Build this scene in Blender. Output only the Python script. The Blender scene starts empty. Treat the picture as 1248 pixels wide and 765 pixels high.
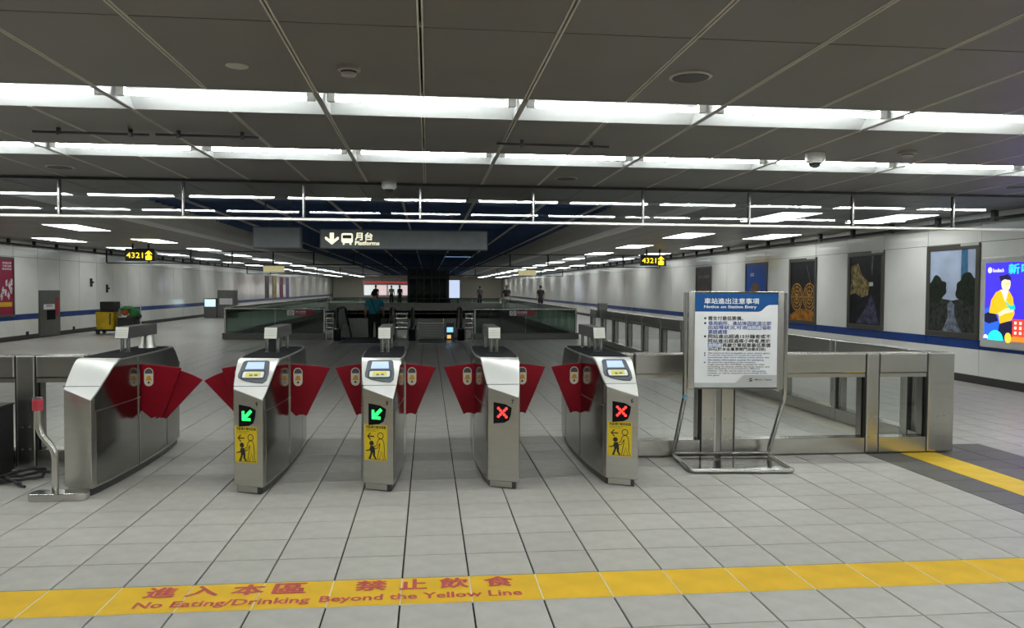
import bpy, bmesh, math, random
from mathutils import Vector, Matrix
random.seed(7)
R = math.radians
PI = math.pi
sc = bpy.context.scene
col = sc.collection

# ------------------------------------------------------------------ camera, world, exposure
def camera():
    f_px, yaw, pitch, roll = 957.886, 0.1066, -0.0323, 0.0057
    F = Vector((math.sin(yaw)*math.cos(pitch), math.cos(yaw)*math.cos(pitch), math.sin(pitch)))
    Rt = Vector((math.cos(yaw), -math.sin(yaw), 0))
    U = Rt.cross(F)
    r2 = Rt*math.cos(roll) + U*math.sin(roll)
    u2 = U*math.cos(roll) - Rt*math.sin(roll)
    m = Matrix(((r2.x, u2.x, -F.x, 0), (r2.y, u2.y, -F.y, 0), (r2.z, u2.z, -F.z, 1.5), (0, 0, 0, 1)))
    cd = bpy.data.cameras.new('camera'); cd.sensor_width = 36; cd.lens = f_px*36/1248
    cd.clip_start = 0.05; cd.clip_end = 300
    co = bpy.data.objects.new('camera', cd); col.objects.link(co); co.matrix_world = m
    sc.camera = co
camera()
w = bpy.data.worlds.new('world'); sc.world = w; w.use_nodes = True
w.node_tree.nodes['Background'].inputs[0].default_value = (0.05, 0.05, 0.05, 1)
w.node_tree.nodes['Background'].inputs[1].default_value = 0.1
sc.view_settings.view_transform = 'Standard'; sc.view_settings.look = 'None'
sc.view_settings.exposure = 0.0; sc.view_settings.gamma = 1.0; sc.view_settings.use_curve_mapping = False
sc.cycles.use_denoising = True
sc.cycles.max_bounces = 10; sc.cycles.diffuse_bounces = 4; sc.cycles.glossy_bounces = 5
sc.cycles.transparent_max_bounces = 24; sc.cycles.transmission_bounces = 8
sc.cycles.caustics_reflective = False; sc.cycles.caustics_refractive = False
sc.cycles.sample_clamp_indirect = 6.0

TUBE_POWER = 84.0       # fluorescent tubes of the ceiling troughs
PANEL_POWER = 5.8       # square ceiling panels of the far concourse
ZC = 2.75               # ceiling height
T = 0.3451              # floor tile
XL, XR = -11.2, 8.85    # side walls

# ------------------------------------------------------------------ materials
MATS = {}
def mat(name, c, rough=0.5, metal=0.0, var=0.08, scale=6.0, bump=0.0, bscale=80.0, stretch=None, objvar=0.0, emit=None, estr=0.0, spec=0.5, coat=0.0):
    if name in MATS: return MATS[name]
    m = bpy.data.materials.new(name); m.use_nodes = True
    nt = m.node_tree; b = nt.nodes['Principled BSDF']
    tc = nt.nodes.new('ShaderNodeTexCoord')
    mp = nt.nodes.new('ShaderNodeMapping')
    nt.links.new(tc.outputs['Object'], mp.inputs['Vector'])
    if stretch: mp.inputs['Scale'].default_value = stretch
    n = nt.nodes.new('ShaderNodeTexNoise'); n.inputs['Scale'].default_value = scale; n.inputs['Detail'].default_value = 5
    nt.links.new(mp.outputs['Vector'], n.inputs['Vector'])
    ramp = nt.nodes.new('ShaderNodeValToRGB')
    lo = [max(0, x*(1-var)) for x in c]; hi = [min(1, x*(1+var)) for x in c]
    ramp.color_ramp.elements[0].position = 0.3; ramp.color_ramp.elements[1].position = 0.7
    ramp.color_ramp.elements[0].color = (*lo, 1); ramp.color_ramp.elements[1].color = (*hi, 1)
    nt.links.new(n.outputs['Fac'], ramp.inputs['Fac'])
    out = ramp.outputs['Color']
    if objvar:
        oi = nt.nodes.new('ShaderNodeObjectInfo')
        mr = nt.nodes.new('ShaderNodeMapRange'); mr.inputs['To Min'].default_value = 1-objvar; mr.inputs['To Max'].default_value = 1+objvar
        nt.links.new(oi.outputs['Random'], mr.inputs['Value'])
        mx = nt.nodes.new('ShaderNodeVectorMath'); mx.operation = 'SCALE'
        nt.links.new(out, mx.inputs[0]); nt.links.new(mr.outputs['Result'], mx.inputs['Scale'])
        out = mx.outputs['Vector']
    nt.links.new(out, b.inputs['Base Color'])
    b.inputs['Roughness'].default_value = rough; b.inputs['Metallic'].default_value = metal
    b.inputs['Specular IOR Level'].default_value = spec; b.inputs['Coat Weight'].default_value = coat
    if bump:
        n2 = nt.nodes.new('ShaderNodeTexNoise'); n2.inputs['Scale'].default_value = bscale; n2.inputs['Detail'].default_value = 4
        nt.links.new(mp.outputs['Vector'], n2.inputs['Vector'])
        bp = nt.nodes.new('ShaderNodeBump'); bp.inputs['Strength'].default_value = bump; bp.inputs['Distance'].default_value = 0.01
        nt.links.new(n2.outputs['Fac'], bp.inputs['Height']); nt.links.new(bp.outputs['Normal'], b.inputs['Normal'])
    if emit:
        b.inputs['Emission Color'].default_value = (*emit, 1); b.inputs['Emission Strength'].default_value = estr
    MATS[name] = m
    return m

def glass(name, tint=(0.93, 0.96, 0.95), ior=1.5, rough=0.0, boost=1.0):
    if name in MATS: return MATS[name]
    m = bpy.data.materials.new(name); m.use_nodes = True
    nt = m.node_tree; nt.nodes.clear()
    o = nt.nodes.new('ShaderNodeOutputMaterial')
    t = nt.nodes.new('ShaderNodeBsdfTransparent'); t.inputs['Color'].default_value = (*tint, 1)
    g = nt.nodes.new('ShaderNodeBsdfGlossy'); g.inputs['Roughness'].default_value = rough; g.inputs['Color'].default_value = (0.95, 0.97, 1, 1)
    fr = nt.nodes.new('ShaderNodeFresnel'); fr.inputs['IOR'].default_value = ior
    ml = nt.nodes.new('ShaderNodeMath'); ml.operation = 'MULTIPLY'; ml.inputs[1].default_value = boost; ml.use_clamp = True
    mx = nt.nodes.new('ShaderNodeMixShader')
    ge = nt.nodes.new('ShaderNodeNewGeometry')
    iv = nt.nodes.new('ShaderNodeMath'); iv.operation = 'SUBTRACT'; iv.inputs[0].default_value = 1.0
    m2 = nt.nodes.new('ShaderNodeMath'); m2.operation = 'MULTIPLY'
    nt.links.new(ge.outputs['Backfacing'], iv.inputs[1]); nt.links.new(ml.outputs[0], m2.inputs[0]); nt.links.new(iv.outputs[0], m2.inputs[1])
    nt.links.new(fr.outputs[0], ml.inputs[0]); nt.links.new(m2.outputs[0], mx.inputs['Fac'])
    nt.links.new(t.outputs[0], mx.inputs[1]); nt.links.new(g.outputs[0], mx.inputs[2])
    nt.links.new(mx.outputs[0], o.inputs['Surface'])
    MATS[name] = m
    return m

def emis(name, c, s):
    return mat(name, c, 0.6, emit=c, estr=s)

STEEL = mat('brushed_steel', (0.55, 0.54, 0.50), 0.32, 1.0, 0.04, 3.0, 0, 60, (1, 1, 12))
SLOPE = mat('lit_slope_steel', (0.80, 0.80, 0.78), 0.42, 1.0, 0.03, 3.0)  # gate steel, brightened in colour for the lamp light the slopes reflect
STEELH = mat('brushed_steel_rail', (0.60, 0.585, 0.55), 0.27, 1.0, 0.05, 3.0, 0, 60, (1, 1, 14))
STEELD = mat('shaded_steel', (0.27, 0.265, 0.25), 0.15, 1.0, 0.05, 3.0, 0, 60, (1, 1, 10))  # gate steel, darkened in colour for the dim surroundings the sides reflect
CHROME = mat('satin_chrome', (0.58, 0.57, 0.54), 0.2, 1.0, 0.04)
DARKST = mat('dark_steel', (0.10, 0.10, 0.10), 0.35, 0.8, 0.1)
BLACK = mat('black_rubber', (0.012, 0.012, 0.013), 0.5)
BLACKG = mat('black_satin_plate', (0.010, 0.010, 0.012), 0.75, spec=0.05)
SHADOWGAP = mat('seam_black', (0.02, 0.02, 0.02), 0.7)
RED = mat('red_flap_vinyl', (0.19, 0.003, 0.010), 0.4, 0, 0.06, spec=0.15)
YEL = mat('yellow_sign_vinyl', (0.78, 0.56, 0.01), 0.45, 0, 0.03)
INK = mat('black_print', (0.012, 0.012, 0.012), 0.6)
WHITEP = mat('white_print', (0.82, 0.83, 0.85), 0.5, 0, 0.02)
TILE = mat('concrete_floor_tile', (0.48, 0.46, 0.425), 0.36, 0, 0.09, 9.0, 0.05, 260, None, 0.05)
TILED = mat('dark_granite_tile', (0.105, 0.095, 0.09), 0.4, 0, 0.2, 60, 0.05, 260, None, 0.05)
TILEY = mat('yellow_floor_tile', (0.80, 0.52, 0.02), 0.45, 0, 0.1, 5.0, 0.05, 200, None, 0.03)
TILEY2 = mat('yellow_floor_paint', (0.84, 0.51, 0.015), 0.6, 0, 0.09, 5.0, 0.05, 200, None, 0.03, spec=0.2)
GROUT = mat('dark_grout', (0.035, 0.033, 0.03), 0.9, spec=0.1)
CEIL = mat('grey_brown_ceiling_metal', (0.17, 0.155, 0.135), 0.42, 0.15, 0.06, 1.5, 0, 80, None, 0.04)
CEILT = mat('pale_ceiling_trim', (0.60, 0.57, 0.50), 0.45)
WALLW = mat('white_enamel_panel', (0.80, 0.81, 0.77), 0.2, 0, 0.04, 1.2, 0, 80, None, 0.03, coat=0.3)
WALLB = mat('blue_enamel_stripe', (0.012, 0.05, 0.23), 0.25, 0, 0.08, 2)
SKIRT = mat('dark_skirting', (0.035, 0.033, 0.032), 0.5)
LAMPW = mat('white_reflector', (0.42, 0.43, 0.43), 0.35, 0, 0.02)
TUBE = emis('fluorescent_tube_glow', (0.95, 1.0, 0.97), TUBE_POWER)
PANEL = emis('light_panel_glow', (0.97, 1.0, 0.98), PANEL_POWER)
GLASSC = glass('curtain_glass', (0.84, 0.87, 0.89), 1.5, 0, 0.9)
GLASSR = glass('rail_glass', (0.955, 0.97, 0.96), 1.45)
GLASSG = glass('green_pit_glass', (0.62, 0.70, 0.66), 1.5, 0.02, 1.2)
PLASTW = mat('white_plastic', (0.72, 0.72, 0.70), 0.4)
GREYP = mat('grey_sign_case', (0.13, 0.14, 0.145), 0.45, 0.2, 0.05)
NAVY = mat('navy_ceiling_baffle', (0.02, 0.05, 0.16), 0.5, 0, 0.15)
COVE = mat('grey_cove_panel', (0.50, 0.49, 0.47), 0.45, 0.1, 0.06)
COVEL = mat('pale_cove_lip', (0.66, 0.65, 0.62), 0.4, 0.0, 0.06)

# ------------------------------------------------------------------ mesh helpers
class MB:
    def __init__(s): s.v = []; s.f = []
    def add(s, vs, fs):
        k = len(s.v); s.v += [tuple(p) for p in vs]; s.f += [tuple(i+k for i in f) for f in fs]; return s
    def box(s, x0, x1, y0, y1, z0, z1):
        return s.add([(x0,y0,z0),(x1,y0,z0),(x1,y1,z0),(x0,y1,z0),(x0,y0,z1),(x1,y0,z1),(x1,y1,z1),(x0,y1,z1)],
                     [(0,3,2,1),(4,5,6,7),(0,1,5,4),(1,2,6,5),(2,3,7,6),(3,0,4,7)])
    def poly(s, pts): return s.add(pts, [tuple(range(len(pts)))])
    def prism(s, pts, vec):
        n = len(pts); vec = Vector(vec); a = [Vector(p) for p in pts]; b = [p+vec for p in a]
        nrm = Vector((0,0,0))
        for i in range(n): nrm += a[i].cross(a[(i+1) % n])
        fl = nrm.dot(vec) > 0
        fs = [tuple(range(n))[::-1], tuple(range(n, 2*n))] + [(i, (i+1) % n, n+(i+1) % n, n+i) for i in range(n)]
        if not fl: fs = [f[::-1] for f in fs]
        return s.add(a+b, fs)
    def tube(s, path, r, n=10, closed=False):
        P = [Vector(p) for p in path]; m = len(P)
        rr = r if isinstance(r, (list, tuple)) else [r]*m
        vs = []; up = None
        for i, p in enumerate(P):
            if closed: d = (P[(i+1) % m]-P[i-1]).normalized()
            else: d = ((P[min(i+1, m-1)]-P[i]).normalized() + (P[i]-P[max(i-1, 0)]).normalized()).normalized()
            if up is None: up = Vector((0,0,1)) if abs(d.z) < .9 else Vector((0,1,0))
            a = d.cross(up).normalized(); up = a.cross(d).normalized()
            for k in range(n):
                t = 2*PI*k/n; vs.append(p + (a*math.cos(t)+up*math.sin(t))*rr[i])
        fs = []
        for i in range(m if closed else m-1):
            for k in range(n):
                j = (i+1) % m
                fs.append((i*n+k, i*n+(k+1) % n, j*n+(k+1) % n, j*n+k))
        if not closed: fs += [tuple(range(n))[::-1], tuple(range((m-1)*n, m*n))]
        return s.add(vs, fs)
    def lathe(s, prof, c=(0,0,0), n=24):
        vs = []; m = len(prof)
        for r, z in prof:
            for k in range(n):
                t = 2*PI*k/n; vs.append((c[0]+r*math.cos(t), c[1]+r*math.sin(t), c[2]+z))
        fs = [(i*n+k, i*n+(k+1) % n, (i+1)*n+(k+1) % n, (i+1)*n+k) for i in range(m-1) for k in range(n)]
        fs += [tuple(range(n))[::-1], tuple(range((m-1)*n, m*n))]
        return s.add(vs, fs)
    def ball(s, c, r, n=12, m=8):
        rx, ry, rz = r if isinstance(r, (tuple, list)) else (r, r, r)
        prof = [(math.sin(PI*i/m), -math.cos(PI*i/m)) for i in range(1, m)]
        k = len(s.v); s.lathe(prof, (0,0,0), n)
        for i in range(k, len(s.v)):
            x, y, z = s.v[i]; s.v[i] = (c[0]+x*rx, c[1]+y*ry, c[2]+z*rz)
        return s
    def build(s, name, m, parent=None, smooth=False, bevel=0, local=False, label=None, kind=None):
        me = bpy.data.meshes.new(name)
        v = s.v
        if parent is not None and not local:
            rt = parent
            while rt.parent: rt = rt.parent
            o3 = rt.location; inv = rt.rotation_euler.to_matrix().inverted()
            v = [inv @ (Vector(p)-o3) for p in v]
        me.from_pydata(v, [], s.f); me.update()
        if smooth:
            me.polygons.foreach_set('use_smooth', [True]*len(me.polygons))
            try: me.set_sharp_from_angle(angle=R(38))
            except Exception: pass
        me.materials.append(m)
        o = bpy.data.objects.new(name, me); col.objects.link(o)
        if parent is not None: o.parent = parent
        if bevel:
            b = o.modifiers.new('bevel', 'BEVEL'); b.width = bevel; b.segments = 2; b.harden_normals = smooth; b.limit_method = 'ANGLE'; b.angle_limit = R(35)
        if label: o['label'] = label
        if kind: o['kind'] = kind
        return o

def tag(o, label, cat, group=None):
    o['label'] = label; o['category'] = cat
    if group: o['group'] = group
    return o
def thing(name, loc, label, cat, group=None, rz=0):
    o = bpy.data.objects.new(name, None); o.empty_display_size = 0.1; col.objects.link(o)
    o.location = loc; o.rotation_euler = (0, 0, rz)
    return tag(o, label, cat, group)
def structure(name, mb, m, **k):
    o = mb.build(name, m, **k); o['kind'] = 'structure'; return o
def structure_root(name, loc=(0,0,0)):
    o = bpy.data.objects.new(name, None); col.objects.link(o); o.location = loc; o['kind'] = 'structure'; return o
def inst(name, mesh, loc, parent, m=None):
    o = bpy.data.objects.new(name, mesh); col.objects.link(o); o.parent = parent
    rt = parent
    while rt.parent: rt = rt.parent
    o.location = Vector(loc)-rt.location
    return o
def boxmesh(name, sx, sy, sz, m, ch=0.0):
    # box centred on x, y with its top at z=0, top edges chamfered by ch
    hx, hy = sx/2, sy/2
    me = bpy.data.meshes.new(name)
    if ch:
        v = [(-hx,-hy,-sz),(hx,-hy,-sz),(hx,hy,-sz),(-hx,hy,-sz),(-hx,-hy,-ch),(hx,-hy,-ch),(hx,hy,-ch),(-hx,hy,-ch),
             (-hx+ch,-hy+ch,0),(hx-ch,-hy+ch,0),(hx-ch,hy-ch,0),(-hx+ch,hy-ch,0)]
        f = [(0,3,2,1),(8,9,10,11)]
        for a, b in ((0,4),(4,8)): f += [(a+i, a+(i+1) % 4, b+(i+1) % 4, b+i) for i in range(4)]
    else:
        v = [(-hx,-hy,-sz),(hx,-hy,-sz),(hx,hy,-sz),(-hx,hy,-sz),(-hx,-hy,0),(hx,-hy,0),(hx,hy,0),(-hx,hy,0)]
        f = [(0,3,2,1),(4,5,6,7)]+[(i, (i+1) % 4, 4+(i+1) % 4, 4+i) for i in range(4)]
    me.from_pydata(v, [], f); me.update(); me.materials.append(m)
    return me

# frame = (origin, u, v, n): flat print and plates laid on a surface
class Fr:
    def __init__(s, o, u, v):
        s.o = Vector(o); s.u = Vector(u).normalized(); s.v = Vector(v).normalized(); s.n = s.u.cross(s.v)
    def p(s, a, b, c=0): return s.o + s.u*a + s.v*b + s.n*c
    def plate(s, mb, pts, z0, z1): return mb.prism([s.p(a, b, z0) for a, b in pts], s.n*(z1-z0))
    def flat(s, mb, pts, z): return mb.poly([s.p(a, b, z) for a, b in pts])
    def rib(s, mb, pts, wd, z, closed=False):
        P = [Vector((a, b)) for a, b in pts]; n = len(P)
        L, Rr = [], []
        for i in range(n):
            a = P[i-1] if (i or closed) else P[i]; b = P[(i+1) % n] if (i < n-1 or closed) else P[i]
            d = (b-a).normalized(); q = Vector((-d.y, d.x))*wd/2
            L.append(P[i]+q); Rr.append(P[i]-q)
        for i in range(n if closed else n-1):
            j = (i+1) % n
            mb.poly([s.p(Rr[i].x, Rr[i].y, z), s.p(Rr[j].x, Rr[j].y, z), s.p(L[j].x, L[j].y, z), s.p(L[i].x, L[i].y, z)])
def circ(cx, cy, rx, ry=None, n=20, a0=0, a1=2*PI):
    ry = ry or rx
    full = abs(a1-a0-2*PI) < 1e-6
    return [(cx+rx*math.cos(a0+(a1-a0)*i/(n if full else n-1)), cy+ry*math.sin(a0+(a1-a0)*i/(n if full else n-1))) for i in range(n)]
def rrect(x0, x1, y0, y1, r, n=5):
    p = []
    for cx, cy, a in ((x1-r, y1-r, 0), (x0+r, y1-r, PI/2), (x0+r, y0+r, PI), (x1-r, y0+r, 1.5*PI)):
        p += circ(cx, cy, r, n=n, a0=a, a1=a+PI/2)
    return p

def text_raw(body, bold=0.0, space=1.0):
    c = bpy.data.curves.new('lettering', 'FONT'); c.body = body; c.offset = bold; c.space_character = space
    c.resolution_u = 2
    o = bpy.data.objects.new('lettering', c); col.objects.link(o)
    dg = bpy.context.evaluated_depsgraph_get()
    me = bpy.data.meshes.new_from_object(o.evaluated_get(dg))
    v = [tuple(p.co) for p in me.vertices]; f = [tuple(p.vertices) for p in me.polygons]
    bpy.data.objects.remove(o); bpy.data.meshes.remove(me); bpy.data.curves.remove(c)
    return v, f
def text_in(mb, fr, body, u0, v0, u1, v1, z, bold=0.0, space=1.0, keep=False):
    cjk = any(ord(c_) > 0x2e80 for c_ in body)
    v, f = text_raw(body, 0.0 if cjk else bold, space)
    xs = [p[0] for p in v]; ys = [p[1] for p in v]
    sx = (u1-u0)/(max(xs)-min(xs)); sy = (v1-v0)/(max(ys)-min(ys))
    if keep: sx = sy = min(sx, sy)
    sh_ = ((0, 0), (bold, 0), (-bold, 0), (0, bold*.8), (0, -bold*.8)) if (cjk and bold) else ((0, 0),)
    for k, (dx, dy) in enumerate(sh_):
        mb.add([fr.p(u0+(p[0]-min(xs)+dx)*sx, v0+(p[1]-min(ys)+dy)*sy, z+k*.00004) for p in v], f)
# ------------------------------------------------------------------ floor
PIT = (-5.75, 4.4, 23.15, 47.0)         # stair and escalator opening in the floor
OX, OY = -0.1294, 4.0586                # a tile corner; row 0 starts at OY
def in_pit(x, y): return PIT[0] < x < PIT[1] and PIT[2] < y < PIT[3]
fl = MB()
fl.box(XL, XR, -8, PIT[2], -0.3, -0.009).box(XL, XR, PIT[3], 95, -0.3, -0.009)
fl.box(XL, PIT[0], PIT[2], PIT[3], -0.3, -0.009).box(PIT[1], XR, PIT[2], PIT[3], -0.3, -0.009)
floor = structure('floor', fl, GROUT)
G = 0.009; GYJ = 0.006
tm = boxmesh('floor_tile', T-G, T-GYJ, 0.012, TILE, 0.0015)
tmd = boxmesh('floor_tile_dark', T-G, T-GYJ, 0.012, TILED, 0.0015)
rest, restd = MB(), MB()
def tile_into(mb, x, y):
    h = (T-G)/2; k = (T-GYJ)/2
    mb.add([(x-h,y-k,0),(x+h,y-k,0),(x+h,y+k,0),(x-h,y+k,0),(x-h,y-k,-.01),(x+h,y-k,-.01),(x+h,y+k,-.01),(x-h,y+k,-.01)],
           [(0,1,2,3),(4,5,1,0),(5,6,2,1),(6,7,3,2),(7,4,0,3)])
def px_of(x, y):
    c = sc.camera.matrix_world.inverted() @ Vector((x, y, 0))
    if c.z > -0.2: return (-9999, -9999)
    return (624+957.886*c.x/-c.z, 382.5-957.886*c.y/-c.z)
YI = 13                                  # column index of the yellow guide strip beside the corner post
cand = []
for j in range(-35, 265):
    for i in range(-33, 27):
        x = OX+(i+.5)*T; y = OY+(j+.5)*T
        if x-T/2 < XL or x+T/2 > XR or y > 94.8 or in_pit(x, y): continue
        if j == -1: continue                               # yellow line row
        if i == YI+0 and y < 6.75: continue                # yellow guide strip
        dark = 12 <= i <= 15 and y < 7.05
        u, v = px_of(x, y)
        vis = -15 < u < 1263 and v < 785 and y < 8.4
        cand.append((y if vis else 1e3+y, x, y, dark))
cand.sort()
for k, (s_, x, y, dark) in enumerate(cand):
    if k < 300 and s_ < 1e3: inst('floor_tile', tmd if dark else tm, (x, y, 0), floor)
    else: tile_into(restd if dark else rest, x, y)
rest.build('floor_tile_field', TILE, floor, kind='stuff')
restd.build('dark_tile_field', TILED, floor, kind='stuff')

# yellow line with red lettering, one tile row wide
wl = thing('floor_line', (0, 3.886, 0), 'yellow floor line with red no eating or drinking lettering', 'floor marking')
PALE = mat('pale_worn_joint', (0.78, 0.70, 0.52), 0.6)
MB().box(-4.2, 5.4, OY-T+.004, OY-.004, -0.006, -0.0005).build('worn_joint_base', PALE, wl)
ym = boxmesh('yellow_tile', T-.007, T-.012, 0.008, TILEY2, 0.001)
for i in range(-12, 16): inst('yellow_tile', ym, (OX+(i+.5)*T, OY-T/2, 0.0005), wl)
ff = Fr((0, 0, 0), (1, 0, 0), (0, 1, 0))
REDP = mat('red_floor_paint', (0.50, 0.045, 0.03), 0.55, 0, 0.15, 12)
t = MB()
hx = [(-1.365, -1.225), (-1.17, -1.02), (-0.955, -0.805), (-0.755, -0.60), (-0.355, -0.205), (-0.135, -0.005), (0.065, 0.205), (0.29, 0.435)]
for ch, (a, b) in zip('進入本區禁止飲食', hx): text_in(t, ff, ch, a, 3.90, b, 4.03, 0.0022, 0.035)
t.build('chinese_lettering', REDP, wl, kind='stuff')
t = MB()
text_in(t, ff, 'No Eating/Drinking', -1.37, 3.752, -0.56, 3.848, 0.0022, 0.022)
text_in(t, ff, 'Beyond the Yellow Line', -0.515, 3.752, 0.465, 3.848, 0.0022, 0.022)
t.build('english_lettering', REDP, wl, kind='stuff')

# yellow guide strip running to the fence corner
gl = thing('floor_line', (4.7, 6, 0), 'plain yellow floor strip ending at the fence corner post', 'floor marking')
ym2 = boxmesh('yellow_guide_tile', T-.004, T-.003, 0.008, TILEY, 0.001)
y = OY
for j in range(-3, 8):
    if j == -1: continue
    yy = OY+(j+.5)*T
    if yy < 6.8: inst('yellow_tile', ym2, (OX+(YI+.5)*T, yy, 0.0005), gl)

# ------------------------------------------------------------------ ceiling
CX = [0.64+0.68*k for k in range(-18, 14)]
cs = MB().box(XL, XR, -8, 11.5, 2.94, 3.1)
cs.box(XL, -5.7, 11.5, 95, 2.80, 3.1).box(4.22, XR, 11.5, 95, 2.80, 3.1).box(-5.7, 4.22, 11.5, 95, 3.3, 3.4)
ceiling = structure('ceiling', cs, DARKST)
PR = [(-3.8, -2.44), (-1.72, -0.36), (0.32, 1.02), (1.02, 2.43), (2.43, 3.84), (3.84, 5.20), (5.84, 7.30), (7.94, 9.50)]   # panel rows (y)
LR = [(-2.44, -1.72), (-0.36, 0.32), (5.20, 5.84), (7.30, 7.94)]                            # light rows (y)
jn = MB()
pm = {}
for (a, b) in PR:
    for k in range(len(CX)-1):
        x0, x1 = CX[k], CX[k+1]
        x0c, x1c = max(x0, XL), min(x1, XR)
        if x1c-x0c < .1: continue
        gx_, gy_ = 0.034, 0.012
        if a > 2 and x0 > -6.2 and x1 < 9.0:
            key = (round(x1c-x0c, 3), round(b-a, 3))
            if key not in pm:
                me = boxmesh('ceiling_panel', key[0]-gx_, key[1]-gy_, 0.02, CEIL); 
                for v in me.vertices: v.co.z += 0.02
                pm[key] = me
            inst('ceiling_panel', pm[key], ((x0c+x1c)/2, (a+b)/2, ZC), ceiling)
        else: jn.box(x0c+gx_/2, x1c-gx_/2, a+gy_/2, b-gy_/2, ZC, ZC+.02)
jn.build('ceiling_panel_field', CEIL, ceiling, kind='stuff')
# pale double trims along the joints
for k, x in enumerate(CX):
    if x < XL or x > XR: continue
    for (a, b) in PR[4:]:
        for s in (-1, 1):
            MB().box(x+s*.0105-.0045, x+s*.0105+.0045, a, b, ZC-.002, ZC+.03).build('joint_trim', CEILT, ceiling)
tr = MB()
for y in sorted({v for ab in PR for v in ab}): tr.box(XL, XR, y-.006, y+.006, ZC+.004, ZC+.03)
tr.build('cross_trim', CEILT, ceiling, kind='stuff')
# panels beyond the glass curtain
far = MB()
def far_panels(x0, x1, ya, yb):
    n = max(1, round((x1-x0)/.68)); wd = (x1-x0)/n
    y = ya
    while y < yb-.2:
        y2 = min(y+1.36, yb)
        for i in range(n):
            a, b = x0+i*wd, x0+(i+1)*wd
            if y < 26 and -9.5 < a < 9:
                key = (round(wd, 3), round(y2-y, 3), 'f')
                if key not in pm:
                    me = boxmesh('ceiling_panel', wd-.012, y2-y-.012, .02, CEIL)
                    for v in me.vertices: v.co.z += .02
                    pm[key] = me
                inst('ceiling_panel', pm[key], ((a+b)/2, (y+y2)/2, ZC), ceiling)
            else: far.box(a+.006, b-.006, y+.006, y2-.006, ZC, ZC+.02)
        y = y2
far_panels(XL, XR, 9.6, 11.5)
far_panels(XL, -5.7, 11.5, 94)
far_panels(4.22, XR, 11.5, 94)
far.build('far_ceiling_panel_field', CEIL, ceiling, kind='stuff')
# cove panels at both edges of the high navy ceiling
for nm, xs in (('trim_1', (-5.72, -5.40, -4.90)), ('trim_2', (4.24, 3.86, 3.40))):
    root = structure_root(nm)
    L, S = MB(), MB()
    y = 11.5; k = 0
    while y < 93:
        y2 = min(y+2.72, 93)
        for mbx, (xa, za), (xb, zb), m_, nn in ((None, (xs[0], 2.75), (xs[1], 2.765), COVEL, 'cove_lip'), (None, (xs[1], 2.765), (xs[2], 3.02), COVE, 'cove_panel')):
            P = [(xa, za), ((xa+xb)/2, (za+zb)/2-.022), (xb, zb)]
            mb = MB()
            for (p, q) in ((P[0], P[1]), (P[1], P[2])):
                mb.prism([(p[0], y+.008, p[1]), (q[0], y+.008, q[1]), (q[0], y2-.008, q[1]), (p[0], y2-.008, p[1])], (0, 0, .03))
            if y < 45: mb.build(nn, m_, root)
            else:
                (L if nn == 'cove_lip' else S).add(mb.v, mb.f)
        y = y2
    L.build('far_cove_lip', COVEL, root, kind='stuff'); S.build('far_cove_panel', COVE, root, kind='stuff')
# near edge of the recess and navy ceiling with cross baffles
structure('trim_3', MB().box(-5.7, 4.22, 11.5, 11.56, 2.752, 3.3), COVE)
nv = structure_root('trim_4')
MB().box(-5.0, 3.5, 11.56, 93, 3.22, 3.28).build('navy_backing', NAVY, nv)
NAVY2 = mat('navy_baffle_edge', (0.035, 0.08, 0.21), 0.4, 0, 0.15)
fb = MB()
y = 11.8; k = 0
while y < 92:
    if y < 30: MB().box(-4.95, 3.45, y, y+.03, 3.02, 3.16).build('baffle', NAVY2, nv)
    else: fb.box(-4.95, 3.45, y, y+.03, 3.02, 3.16)
    y += .34
fb.build('far_baffles', NAVY2, nv, kind='stuff')
for x in (-4.2, -2.95, -1.7, -0.45, 0.8, 2.05, 3.1):
    MB().box(x-.02, x+.02, 11.56, 92, 2.985, 3.02).build('baffle_rail', COVEL, nv)

# ------------------------------------------------------------------ light troughs
def trough(xa, xb, ya, yb, label, group):
    r = thing('trough_light', ((xa+xb)/2, (ya+yb)/2, ZC), label, 'ceiling light', group)
    h = MB()
    d = .13
    a, b, c, e = xa+.02, xb-.02, ya+.004, yb-.004
    ia, ib, ic, ie = a+.01, b-.01, c+.06, e-.20
    lo = [(a, c, ZC), (b, c, ZC), (b, e, ZC), (a, e, ZC)]
    hi = [(ia, ic, ZC+d), (ib, ic, ZC+d), (ib, ie, ZC+d), (ia, ie, ZC+d)]
    h.add(lo+hi, [(4, 5, 6, 7), (0, 4, 7, 3), (1, 2, 6, 5), (0, 1, 5, 4), (3, 7, 6, 2)])
    h.build('reflector', LAMPW, r)
    ty = ya+(yb-ya)*.40
    MB().tube([(a+.075, ty, ZC+.024), (b-.075, ty, ZC+.024)], .016, 8).build('lamp_tube', TUBE, r, smooth=True)
    for s in (a+.02, b-.075):
        MB().box(s, s+.055, ty-.02, ty+.02, ZC+.004, ZC+.128).build('lamp_holder', PLASTW, r, bevel=.004)
    MB().box(xa-.019, xa+.019, ya, yb, ZC-.006, ZC+.06).build('divider', mat('grey_divider', (.3, .29, .27), .45, .2), r)
FX = [0.64+1.36*k for k in range(-9, 7)]
LB = ['light trough in ceiling row over the entrance hall', 'light trough in ceiling row over the entrance hall',
      'bright fluorescent trough light above the gate fronts, in the row farther from the glass curtain',
      'bright fluorescent trough light in the ceiling row closer to the hanging glass curtain']
for n, (a, b) in enumerate(LR):
    for k in range(len(FX)-1):
        if FX[k+1] > XR or FX[k] < XL: continue
        if n < 2 and (FX[k] < -3.5 or FX[k] > 6.2): continue
        trough(FX[k], FX[k+1], a, b, LB[n], ['hall lights', 'hall lights', 'trough lights above the gate fronts', 'trough lights by the curtain'][n])

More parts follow.
